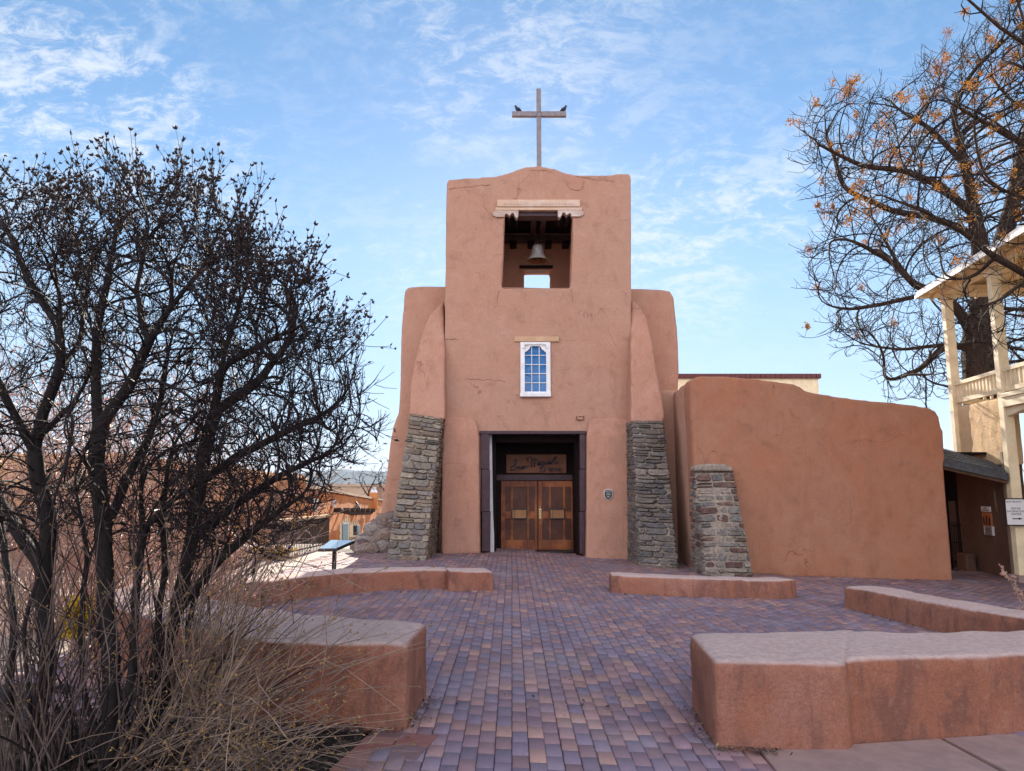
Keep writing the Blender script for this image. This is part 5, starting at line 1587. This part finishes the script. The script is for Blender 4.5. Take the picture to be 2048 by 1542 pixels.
def lilac(seed, label, base_px, limbs, clouds, rmax, straw=0):
    b = gr(*base_px)
    rng, e, pos, par, R, br, ends, mids = grow_tree('lilac_tree', label, 'tree', 'old bare lilacs beside the path', seed, (b.x, b.y, b.z),
        [[q - np.array([0,0,.20*max(0,min(1,(q[2]-1.5)/1.8))]) for q in l] for l in limbs], clouds, .050, .55, .075, 110, .0023, 2.22, rmax, (M['bark'],), None, bias=(0,0,.26), thick=.0085, jk=(.07,.68), drop=.24)
    D = np.array([pos[i]-pos[par[i]] for i in ends]); P0 = pos[ends]
    D /= np.linalg.norm(D, axis=1)[:,None]+1e-9
    cen = np.array([pos[:,0].mean(), pos[:,1].mean(), 1.5]); rad = np.percentile(np.linalg.norm(P0-cen, axis=1), 93)
    O = (P0-cen)/rad; so = np.linalg.norm(O, axis=1)
    L_ = .12 + .20*np.clip((so-.5)/.4, 0, 1)
    t1 = [[], [], [], []]
    for lo, hi, ln in ((0, .62, .15), (.62, .85, .23), (.85, 9, .30)):
        k = (so >= lo) & (so < hi)
        if not k.any(): continue
        r_ = twig_set(rng, br, P0[k], D[k]+O[k]*.55+np.array([0,0,.25]), ln, .0030, 5, .40, .07, 2)
        for q, w in zip(t1, r_): q.append(w)
    t1 = [np.concatenate(q) for q in t1]
    pick = rng.choice(mids, min(len(mids), int(len(mids)*.36)), replace=False)
    D2 = np.array([pos[i]-pos[par[i]] for i in pick]); D2 = D2/(np.linalg.norm(D2, axis=1)[:,None]+1e-9) + rng.normal(0,.6,(len(pick),3)) + np.array([0,0,.35])
    t2 = twig_set(rng, br, pos[pick], D2, .17, .0024, 4, .3, .2, 1)
    br.obj('twigs', M['twig'], e)
    # dried seed heads: thick on the outermost shoots, hardly any inside
    T = np.concatenate([t1[0], t1[2]]); TD = np.concatenate([t1[1], t1[3]])
    s_ = np.linalg.norm(T-cen, axis=1)/rad
    pr = .8*np.clip((s_-.78)/.30, .02, 1)**1.4*np.clip((T[:,2]-1.7)/1.3, .12, 1)
    k = rng.random(len(T)) < pr
    V, F = buds(rng, T[k], TD[k], .024, 2, .5)
    V2, F2 = buds(rng, t2[0], t2[1], .018, 1, .3)
    build_np('seed_heads', np.concatenate([V, V2]), np.concatenate([F, F2+len(V)]), M['bud'], e)
    return e
def lilacs():
    crownA = [(-260,330),(-100,345),(-20,330),(25,318),(66,292),(110,330),(150,352),(200,400),(190,560),(170,720),(200,900),(190,1060),(60,1090),(-250,1100)]
    lilac(101, 'dark lilac tree at the picture edge, its tallest tip reaching above the others', (70, 1520),
        [px((60,1520,4.55),(100,1330,4.6),(85,1180,4.7),(100,1050,4.7),(75,930,4.65),(72,860,4.65),(125,700,4.6),(125,560,4.5),(110,430,4.4)),
         px((75,900,4.65),(30,800,4.5),(0,730,4.4),(-60,600,4.3)), px((85,1150,4.7),(10,1020,4.9),(-60,900,5.0),(-120,760,5.1)),
         px((125,700,4.6),(165,640,4.9),(180,520,5.1)), px((72,860,4.65),(150,780,4.4),(190,690,4.2)), px((125,600,4.6),(60,500,4.7),(30,420,4.7)), px((20,1560,4.3),(15,1400,4.4),(30,1250,4.6),(10,1100,4.8),(-10,950,5.0)), px((95,1560,4.3),(60,1400,4.3),(45,1260,4.4),(85,1120,4.6))],
        [(crownA, 3.9, 5.7, 1150)], .050)
    crownB = [(150,380),(205,345),(235,325),(270,345),(305,325),(335,315),(362,330),(400,322),(435,350),(470,400),(470,560),(440,720),(470,900),(440,1060),(250,1100),(160,1000),(170,760),(140,560)]
    lilac(102, 'dark lilac tree with two tall forked stems and dense seed heads on top', (225, 1530),
        [px((215,1530,4.45),(225,1350,4.5),(212,1200,4.55),(208,1040,4.55),(195,920,4.5),(200,830,4.5),(235,780,4.5),(270,720,4.45),(300,640,4.4),(345,560,4.35),(350,470,4.3),(395,380,4.3)),
         px((200,830,4.5),(195,720,4.6),(200,600,4.7),(225,480,4.8),(240,380,4.8)), px((212,1080,4.55),(250,960,4.8),(300,860,5.0),(330,740,5.1)),
         px((300,640,4.4),(275,520,4.5),(300,420,4.5)), px((195,950,4.5),(140,860,4.3),(120,760,4.2)), px((270,1540,4.3),(262,1380,4.4),(270,1200,4.5),(285,1060,4.6),(280,900,4.7)), px((180,1540,4.4),(165,1380,4.6),(160,1250,4.8),(175,1100,5.0),(150,960,5.2)), px((130,1560,4.2),(150,1400,4.3),(175,1280,4.4),(205,1170,4.5)), px((345,560,4.35),(410,480,4.4),(440,410,4.5))],
        [(crownB, 3.8, 5.6, 1200)], .052)
    crownC = [(440,440),(470,395),(505,410),(555,480),(585,465),(600,505),(628,560),(660,575),(665,620),(690,640),(688,700),(722,760),(735,855),(690,850),(688,895),(660,930),(640,1000),(600,1060),(520,1110),(400,1120),(330,1060),(360,900),(400,760),(420,600)]
    lilac(103, 'dark lilac tree leaning out over the bench towards the church', (320, 1500),
        [px((320,1500,4.6),(325,1340,4.65),(350,1230,4.7),(385,1080,4.7),(400,960,4.7),(410,880,4.65),(430,800,4.6),(445,700,4.5),(470,600,4.45),(500,500,4.4)),
         px((350,1230,4.7),(430,1130,4.5),(520,1050,4.4),(600,990,4.35)), px((400,960,4.7),(470,900,4.6),(560,850,4.5),(650,800,4.4)),
         px((430,800,4.6),(520,730,4.8),(580,640,4.9),(600,560,4.9)), px((385,1080,4.7),(480,1000,5.0),(580,930,5.1),(680,880,5.2)), px((445,700,4.5),(540,640,4.3),(610,600,4.2)), px((370,1560,4.4),(360,1420,4.5),(365,1300,4.6),(395,1180,4.8),(470,1090,4.9)), px((290,1560,4.4),(300,1420,4.5),(310,1280,4.6),(330,1150,4.7),(325,1000,4.8),(345,880,4.9))],
        [(crownC, 3.9, 5.6, 1600)], .044)
lilacs()

def shoots(name, label, cat, group, seed, basepts, n, target, length, mat, budm, r, sides, budsize, up=.15, wig=.10, kids=2, nb=.35, lay=0.):
    """a stool of whippy young shoots from the ground"""
    rng = np.random.default_rng(seed)
    b = sum(basepts, Vector())/len(basepts)
    e = empty(name, b, label, cat, group)
    tb = Tubes(); P0, D0 = [], []
    tips, td, nd, ndd = [], [], [], []
    for i in range(n):
        p = np.array(basepts[rng.integers(len(basepts))]) + np.append(rng.normal(0, .10, 2), -.02)
        t = np.array(target[rng.integers(len(target))]) + rng.normal(0, .16, 3)
        d = t-p; L_ = np.linalg.norm(d)*rng.uniform(.55, 1.1)*length; d /= np.linalg.norm(d)+1e-9
        d0 = d + rng.normal(0, .12, 3); pts = [p]; k = 9
        bend = rng.normal(0, .05, 3)
        for s in range(k):
            d0 = d0 + bend + rng.normal(0, wig, 3) + np.array([0,0,up/k]); d0 /= np.linalg.norm(d0)
            q = pts[-1]+d0*L_/k; q[2] = max(q[2], b.z+.03); pts.append(q)
        rr = r*rng.uniform(.5, 1.5)
        tb.add(pts, np.linspace(rr, rr*.4, k+1), sides)
        P0.append(pts[-1]); 
        nd += pts[5:]; ndd += [d0]*len(pts[5:])
        tips.append(pts[-1]); td.append(d0)
        for _ in range(rng.integers(0, kids+1)):
            j = rng.integers(3, k); e_ = d0+rng.normal(0,.5,3); e_ /= np.linalg.norm(e_); q = [pts[j]]
            for s in range(4):
                e_ = e_+rng.normal(0,wig*1.4,3); e_ /= np.linalg.norm(e_); q.append(q[-1]+e_*L_*.09)
            tb.add(q, np.linspace(rr*.6, rr*.3, 5), 3); tips.append(q[-1]); td.append(e_); nd += q[2:]; ndd += [e_]*3
    tb.obj('stems', mat, e)
    if budsize:
        T = np.array(tips+nd); TD = np.array(td+ndd); k = rng.random(len(T)) < nb; k[:len(tips)] = True
        V, F = buds(rng, T[k], TD[k], budsize, 2, .5); build_np('buds' if group else 'foliage', V, F, budm, e)
    return e
def undergrowth():
    G = 'young shoots at the foot of the lilacs'
    g = lambda *a: [gr(x, y) for x, y in a]
    T = lambda *a: [at(x, y, Y) for x, y, Y in a]
    shoots('lilac_shoots', 'pale young shoots fanning right in front of the bench, tipped with yellow buds', 'shrub', G, 201, g((230,1560),(300,1540),(360,1530),(280,1500)), 190,
           T((640,1100,4.3),(600,1180,4.1),(660,1030,4.7),(560,1240,4.0),(640,1290,4.0),(620,1400,3.7),(520,1120,4.3),(500,1010,4.6),(640,1330,3.8),(560,1080,4.4)), 1.0, M['straw'], M['budy'], .0042, 4, .016, .10, .07, 3)
    shoots('lilac_shoots', 'thin straight pale shoots standing between the two thick lilac stems', 'shrub', G, 202, g((140,1560),(200,1540),(260,1560),(170,1500)), 60,
           T((250,1000,4.3),(320,900,4.4),(380,950,4.4),(180,1000,4.4),(420,1050,4.2),(300,1060,4.1),(350,760,4.5)), 1.0, M['shoot'], M['budy'], .0048, 4, .012, .12, .06, 2)
    shoots('lilac_shoots', 'tangle of dark-stemmed shoots at the picture corner below the lilacs', 'shrub', G, 203, g((10,1580),(60,1570),(100,1560),(-30,1520)), 65,
           T((30,1050,4.2),(-20,1000,4.3),(110,1000,4.4),(70,1120,4.1),(150,1150,4.0),(0,900,4.5)), 1.0, M['shoot'], M['budy'], .0055, 4, .012, .12, .07, 2)
    shoots('lilac_shoots', 'low arching shoots sprawling over the mulch by the brick border', 'shrub', G, 204, g((380,1600),(440,1580),(500,1570),(320,1580)), 70,
           T((640,1420,3.8),(600,1480,3.7),(560,1380,4.0),(620,1330,4.0),(500,1420,3.9),(640,1500,3.6)), 1.0, M['straw'], M['budy'], .0036, 4, .016, .06, .12, 3)
    shoots('lilac_shoots', 'fine dark twigs crossing in front of the lilac trunks', 'shrub', G, 205, g((100,1560),(200,1560),(320,1540),(400,1500)), 60,
           T((200,900,4.3),(60,850,4.3),(330,980,4.3),(450,1020,4.3),(520,980,4.6),(140,760,4.5),(400,860,4.5)), 1.0, M['twig'], M['bud'], .0050, 4, 0, .12, .10, 3)
    # paler, sunlit shrubs beyond the lilacs
    for s, (cx, y0, Y, lab) in enumerate(((60, 700, 8.6, 'sunlit pinkish twiggy shrub nearest the picture edge behind the lilacs'), (210, 680, 9.4, 'sunlit pinkish twiggy shrub directly behind the forked lilac'), (400, 800, 8.4, 'sunlit twiggy shrub behind the leaning lilac, before the orange house'))):
        b = [at(cx+dx, 1180, Y) for dx in (-50, 0, 45)]
        for q in b: q.z = 0
        shoots('bare_shrub', lab, 'shrub', 'sunlit bare shrubs behind the lilacs', 301+s, b, 210, [at(cx+dx, y0-60+abs(dx)*.6+d2, Y+d3) for dx in (-150,-80,-20,40,100,150) for d2 in (0,90,200) for d3 in (-.7,.7)],
               1.0, M['pinktwig'], M['husk'], .0055, 3, .030, .15, .13, 6, .75)
    for cx, cy, w, h, Y, lab in ((152, 1238, 26, 34, 7.2, 'yellow flowering bush glowing between the lilac trunks'), (535, 1116, 45, 22, 17.0, 'yellow flowering bush behind the railing')):
        rng = np.random.default_rng(int(cx)); b = at(cx, cy+h, Y); b.z = 0
        e = empty('forsythia_bush', b, lab, 'bush'); 
        n = 900; r = w*Y/FPX; zc = at(cx, cy, Y).z; rh = h*Y/FPX
        C = rng.normal(0, .45, (n,3))*np.array([r, r*.8, rh]) + np.array([b.x, Y, zc])
        V, F = buds(rng, C, rng.normal(0,1,(n,3))+np.array([0,0,.4]), .042 if Y < 10 else .075, 2, .8); build_np('blossom', V, F, M['yellow'], e)
        tb = Tubes(); 
        for _ in range(40):
            q = C[rng.integers(n)]; tb.add([[b.x+rng.normal(0,.04), Y+rng.normal(0,.04), -.02], (q+np.array([b.x,Y,0]))/2+rng.normal(0,.03,3), q], [.008,.006,.003], 4)
        tb.obj('stems', M['pinktwig'], e)
undergrowth()

def big_trees():
    G = 'bare seed-bearing trees by the balcony house'
    def finish(rng, e, pos, par, R, br, ends, mids, tw, tl, frac, nseed, ssz, top):
        D = np.array([pos[i]-pos[par[i]] for i in ends])
        t1 = twig_set(rng, br, pos[ends], D, tl, tw, 4, .40, .15, 2)
        pick = rng.choice(mids, int(len(mids)*frac), replace=False)
        D2 = np.array([pos[i]-pos[par[i]] for i in pick]); D2 = D2/(np.linalg.norm(D2, axis=1)[:,None]+1e-9)+rng.normal(0,.8,(len(pick),3))+np.array([0,0,.25])
        twig_set(rng, br, pos[pick], D2, tl*.9, tw*.9, 4, .4, .18, 1)
        br.obj('twigs', M['twigr'], e)
        # hanging bunches of papery keys
        T = t1[0]; pw = np.clip((T[:,2]-top[0])/(top[1]-top[0]), .04, 1)**1.3
        k = rng.choice(len(T), nseed, replace=False, p=pw/pw.sum()); C = []
        for i in k:
            big = rng.random() < .05; m = rng.integers(25, 70)*(5 if big else 1); sp = ssz*rng.uniform(.5, 1.0)*(3.2 if big else 1)
            C.append(T[i]+rng.normal(0, sp, (m,3))*np.array([1,1,1.1])-np.array([0,0,sp]))
        C = np.concatenate(C); V, F = buds(rng, C, rng.normal(0,1,(len(C),3))-np.array([0,0,.6]), ssz*.75, 1, .3)
        build_np('seed_clusters', V, F, M['seed'], e)
    # the big tree behind the porch
    Yt = 23.5; b = at(1965, 900, Yt); 
    crown = [(1556,285),(1575,300),(1600,300),(1622,192),(1650,215),(1690,168),(1740,190),(1765,170),(1800,215),(1815,170),(1860,95),(1900,120),(1950,40),(2048,-60),(2250,-120),(2400,100),(2400,850),(2050,800),(1880,800),(1800,812),(1725,790),(1765,770),(1735,735),(1690,690),(1640,668),(1665,620),(1615,590),(1600,500),(1640,470),(1612,395),(1640,380),(1615,330)]
    A = grow_tree('bare_tree', 'huge bare tree rising behind the balcony, golden seed bunches in its crown', 'tree', G, 401, (b.x, Yt, gz(14)-.2),
        [px((1985,1190,Yt),(1968,900,Yt),(1958,740,Yt),(1955,640,Yt),(1965,540,Yt),(1950,430,Yt-.3),(1930,330,Yt-.5),(1905,230,Yt-.6)),
         px((1955,690,Yt),(1915,620,Yt-.5),(1880,585,Yt-.8),(1830,570,Yt-1.2),(1780,520,Yt-1.5),(1700,480,Yt-2)), px((1955,700,Yt),(1890,690,Yt+.5),(1800,700,Yt+1),(1730,690,Yt+1.2)),
         px((1955,640,Yt),(1985,560,Yt+.8),(2020,430,Yt+1.2),(2060,250,Yt+1.5)), px((1950,430,Yt),(1880,370,Yt-1),(1800,340,Yt-1.6),(1720,330,Yt-2),(1640,290,Yt-2.4),(1600,260,Yt-2.5)),
         px((1950,470,Yt),(1880,440,Yt+1),(1780,420,Yt+1.4),(1690,380,Yt+1.5),(1650,260,Yt+1.5)), px((1930,330,Yt),(1860,260,Yt),(1800,220,Yt+.3)), px((1880,585,Yt-.8),(1800,600,Yt),(1700,620,Yt),(1650,610,Yt)),
         px((1890,690,Yt+.5),(1840,740,Yt-.5),(1780,760,Yt-1)), px((1830,570,Yt-1.2),(1790,520,Yt-.6),(1750,440,Yt-.4))],
        [(crown, 19.5, 26.5, 4200)], .22, 2.4, .36, 80, .013, 2.0, .50, (M['barkr'],), None, bias=(0,0,.04), thick=.030, jk=(.11,.60))
    finish(*A, .0115, .65, .75, 270, .095, (6, 13))
    # a nearer tree whose trunk stands outside the picture; its limbs sweep in over the porch
    Yn = 13.2
    crown2 = [(1700,420),(1740,330),(1800,250),(1870,180),(1940,130),(2030,60),(2200,-40),(2420,-40),(2420,640),(2200,690),(2040,690),(1960,680),(1900,600),(1870,520),(1800,470)]
    b = at(2330, 1000, Yn)
    B = grow_tree('bare_tree', 'nearer bare tree reaching in over the porch roof, trunk out of sight', 'tree', G, 402, (b.x, Yn, gz(13)-.2),
        [px((2330,1300,Yn),(2330,1000,Yn),(2320,760,Yn),(2290,660,Yn),(2230,610,Yn-.2),(2150,580,Yn-.3),(2060,555,Yn-.4),(1990,515,Yn-.5),(1920,460,Yn-.5),(1850,425,Yn-.6),(1780,400,Yn-.6)),
         px((2320,760,Yn),(2300,560,Yn+.3),(2240,420,Yn+.5),(2150,330,Yn+.5),(2050,290,Yn+.5),(1960,240,Yn+.4),(1890,200,Yn+.4)), px((2230,610,Yn-.2),(2140,470,Yn-.6),(2060,400,Yn-.8),(1980,370,Yn-1)),
         px((2060,555,Yn-.4),(2000,600,Yn-.9),(1940,620,Yn-1.1)), px((2150,330,Yn+.5),(2090,200,Yn+.2),(2040,120,Yn)), px((1990,515,Yn-.5),(1940,560,Yn+.1),(1890,560,Yn+.3))],
        [(crown2, 11.6, 15.2, 1700)], .14, 1.6, .24, 80, .008, 2.0, .22, (M['barkr'],), None, bias=(0,0,.05), thick=.018, jk=(.11,.60))
    finish(*B, .007, .45, .35, 130, .05, (4, 8))
    # a smooth pale limb coming down from above, close to the viewer
    rng = np.random.default_rng(9); tb = Tubes(); Y = 9.5
    b = at(2500, 900, Y)
    e = empty('bare_tree', (b.x, Y, gz(9)), 'smooth grey limb of a tree beyond the frame, hanging into the top corner', 'tree', G)
    tr = Tubes()
    tr.add(px((2500,1300,Y),(2480,900,Y),(2420,500,Y),(2300,280,Y),(2180,160,Y),(2100,112,Y),(2045,85,Y),(2000,55,Y),(1962,22,Y),(1935,-2,Y),(1900,-25,Y)), [.16,.15,.12,.09,.06,.040,.030,.025,.021,.018,.014], 8)
    tr.add(px((2062,90,Y),(2044,30,Y),(2032,-10,Y),(2020,-60,Y)), [.022,.018,.016,.012], 6)
    tr.obj('trunk', M['barkr'], e)
    for q in (px((1968,24,Y),(1940,28,Y),(1925,22,Y),(1908,26,Y)), px((1930,22,Y),(1926,38,Y),(1930,44,Y)), px((1963,22,Y),(1966,0,Y),(1962,-30,Y)), px((1930,22,Y),(1922,10,Y),(1926,0,Y)), px((2037,10,Y),(2046,-10,Y))):
        tb.add(q, np.linspace(.012, .004, len(q)), 5)
    tb.obj('twigs', M['twigr'], e)
big_trees()
def small_plants():
    rng = np.random.default_rng(77)
    # bare trees far down the valley
    for cx, top, w, Y, lab in ((735, 942, 40, 62., 'small bare tree standing before the hills beside the chimney'), (772, 912, 26, 75., 'hazy bare treetop showing at the church wall edge')):
        b = at(cx, 1000, Y)
        A = grow_tree('distant_tree', lab, 'tree', 'bare trees down the valley', int(cx), (b.x, Y, -3), [px((cx+4,1050,Y),(cx+2,1000,Y),(cx,975,Y)), px((cx+1,990,Y),(cx-14,968,Y)), px((cx+1,985,Y),(cx+14,962,Y))],
            [([(cx-w*.7,975),(cx-w,955),(cx-w*.4,top),(cx+w*.4,top),(cx+w,955),(cx+w*.7,980)], Y-1.6, Y+1.6, 160)], .3, 3., .5, 40, .022, 2.3, .22, (M['barkr'],), None, thick=.05, sides=(6,4,3))
        r_, e, pos, par, R, br, ends, mids = A
        D = np.array([pos[i]-pos[par[i]] for i in ends]); twig_set(r_, br, pos[ends], D, .8, .018, 3, .3, .2, 2)
        br.obj('twigs', M['twigr'], e)
    # dry stalk at the picture's edge by the right bench
    Y = 9.4; b = gr(2075, 1262); b = Vector((at(2075, 1262, Y).x, Y, gz(7)))
    e = empty('dry_stalk', b, 'dry straw-coloured seed stalk beside the bench at the picture edge', 'plant')
    tb = Tubes(); nd = []
    for pts in (((2075,1300),(2052,1222),(2036,1190),(2020,1158),(2010,1142),(2001,1130)), ((2036,1190),(2030,1166),(2024,1152)), ((2020,1158),(2009,1150),(2003,1146)), ((2085,1300),(2060,1230),(2048,1200),(2040,1180))):
        q = px(*[(x, y, Y+.05*k) for k, (x, y) in enumerate(pts)]); q = [p_+rng.normal(0, .006, 3) for p_ in q]
        tb.add(q, np.linspace(.011, .004, len(q)), 5)
        for k in range(26): i_ = rng.integers(max(1, len(q)-4), len(q)); t = rng.random(); nd.append(q[i_-1]*(1-t)+q[i_]*t)
    tb.obj('stems', M['straw'], e)
    V, F = buds(rng, np.array(nd), rng.normal(0, 1, (len(nd), 3)), .030, 3, .6); build_np('seed_heads', V, F, M['husk'], e)
    # sunlit shrub seen through the open ground floor
    b = [at(2052, 1060, 22.)]; b[0].z = gz(15)
    e = shoots('garden_shrub', 'yellow-green sunlit shrub seen under the balcony beyond the sign', 'shrub', None, 502, b, 60, [at(2040+dx, 940+dy, 22.) for dx in (-10, 10, 40) for dy in (0, 60, 120)], 1.0, M['pinktwig'], plain_mat('spring_leaf', (.30,.34,.05), (.18,.22,.03), 5, .8, bump=0), .02, 4, .16, .1, .1, 4, .8)
    # stray paper and pale stones in the bed
    for k, (x, y, s) in enumerate(((370,1500,.07),(398,1512,.05),(330,1518,.045))):
        c = gr(x, y); mb = MB(); bm = bmesh.new(); bmesh.ops.create_icosphere(bm, subdivisions=2, radius=s)
        V = [(c.x+v.co.x*1.5, c.y+v.co.y, .055+v.co.z*.45+.006*sin(v.co.x*90)) for v in bm.verts]; F = [tuple(q.index for q in f.verts) for f in bm.faces]; bm.free()
        mb.add(V, F); tag(build('pale_stone', mb, M['whitewash'], None, smooth=True, origin=c), ['largest pale stone lying in the mulch under the shoots', 'pale stone beside the largest one, nearer the bricks', 'small pale stone farthest from the bricks in the mulch'][k], 'stone', 'pale stones in the mulch')
small_plants()
def litter():
    # grit and dead leaves swept against the feet of the seat walls
    rng = np.random.default_rng(55)
    lines = [((1432,1508),(1384,1420),260,.10), ((1432,1509),(1560,1513),120,.05), ((812,1472),(853,1400),220,.10), ((700,1472),(812,1472),60,.05), ((896,1183),(600,1204),150,.07), ((1222,1193),(1597,1201),170,.06),
             ((1687,1221),(1850,1266),120,.07), ((988,1188),(898,1188),60,.05), ((885,1110),(960,1111),60,.07), ((1175,1124),(1272,1126),80,.07), ((1508,1160),(1905,1178),200,.12), ((1150,1290),(1160,1440),40,.25), ((950,1250),(1350,1240),60,.9), ((900,1400),(1350,1400),50,.5)]
    Vs, Ts = [], []
    q = np.array([(-1,-1),(1,-1),(1,1),(-1,1)]); pal = np.array([(.10,.06,.04),(.05,.035,.03),(.22,.14,.09),(.32,.22,.14)])
    for a_, b_, n, sp in lines:
        a, b = gr(*a_), gr(*b_)
        for _ in range(n):
            t = rng.random(); p = a+(b-a)*t; x = p.x+rng.normal(0, sp*.6); y = p.y-abs(rng.normal(0, sp)); L_ = rng.uniform(.003, .012)*(1.8 if rng.random() < .08 else 1); w = L_*rng.uniform(.3, .8); an = rng.uniform(0, 6.3); ti = rng.normal(0, .35, 2)
            z = gz(x, y)+.046+rng.uniform(0, .012)
            V = [(x+u*L_*cos(an)-v*w*sin(an), y+u*L_*sin(an)+v*w*cos(an), z+u*L_*ti[0]+v*w*ti[1]) for u, v in q]
            Vs.append(V); Ts.append(np.repeat(pal[rng.choice(4, p=[.35,.35,.2,.1])][None], 4, 0))
    n = len(Vs)
    tag(build_np('leaf_litter', np.array(Vs).reshape(-1,3), np.arange(n*4).reshape(-1,4), M['chip'], tone=np.concatenate(Ts)), 'grit and dead leaf bits along the feet of the low walls', 'litter', kind='stuff')
litter()

def haze():
    m = bpy.data.materials.new('valley_air'); m.use_nodes = True; nt = m.node_tree
    nt.nodes.remove(nt.nodes['Principled BSDF'])
    v = nt.nodes.new('ShaderNodeVolumePrincipled'); v.inputs['Color'].default_value = (.80, .88, 1, 1); v.inputs['Density'].default_value = 1.1e-4
    v.inputs['Anisotropy'].default_value = 0.0
    nt.links.new(v.outputs[0], nt.nodes['Material Output'].inputs['Volume'])
    mb = MB(); mb.box((-7000, -300, -60), (3200, 6600, 260))
    tag(build('haze', mb, m), kind='stuff')
haze()
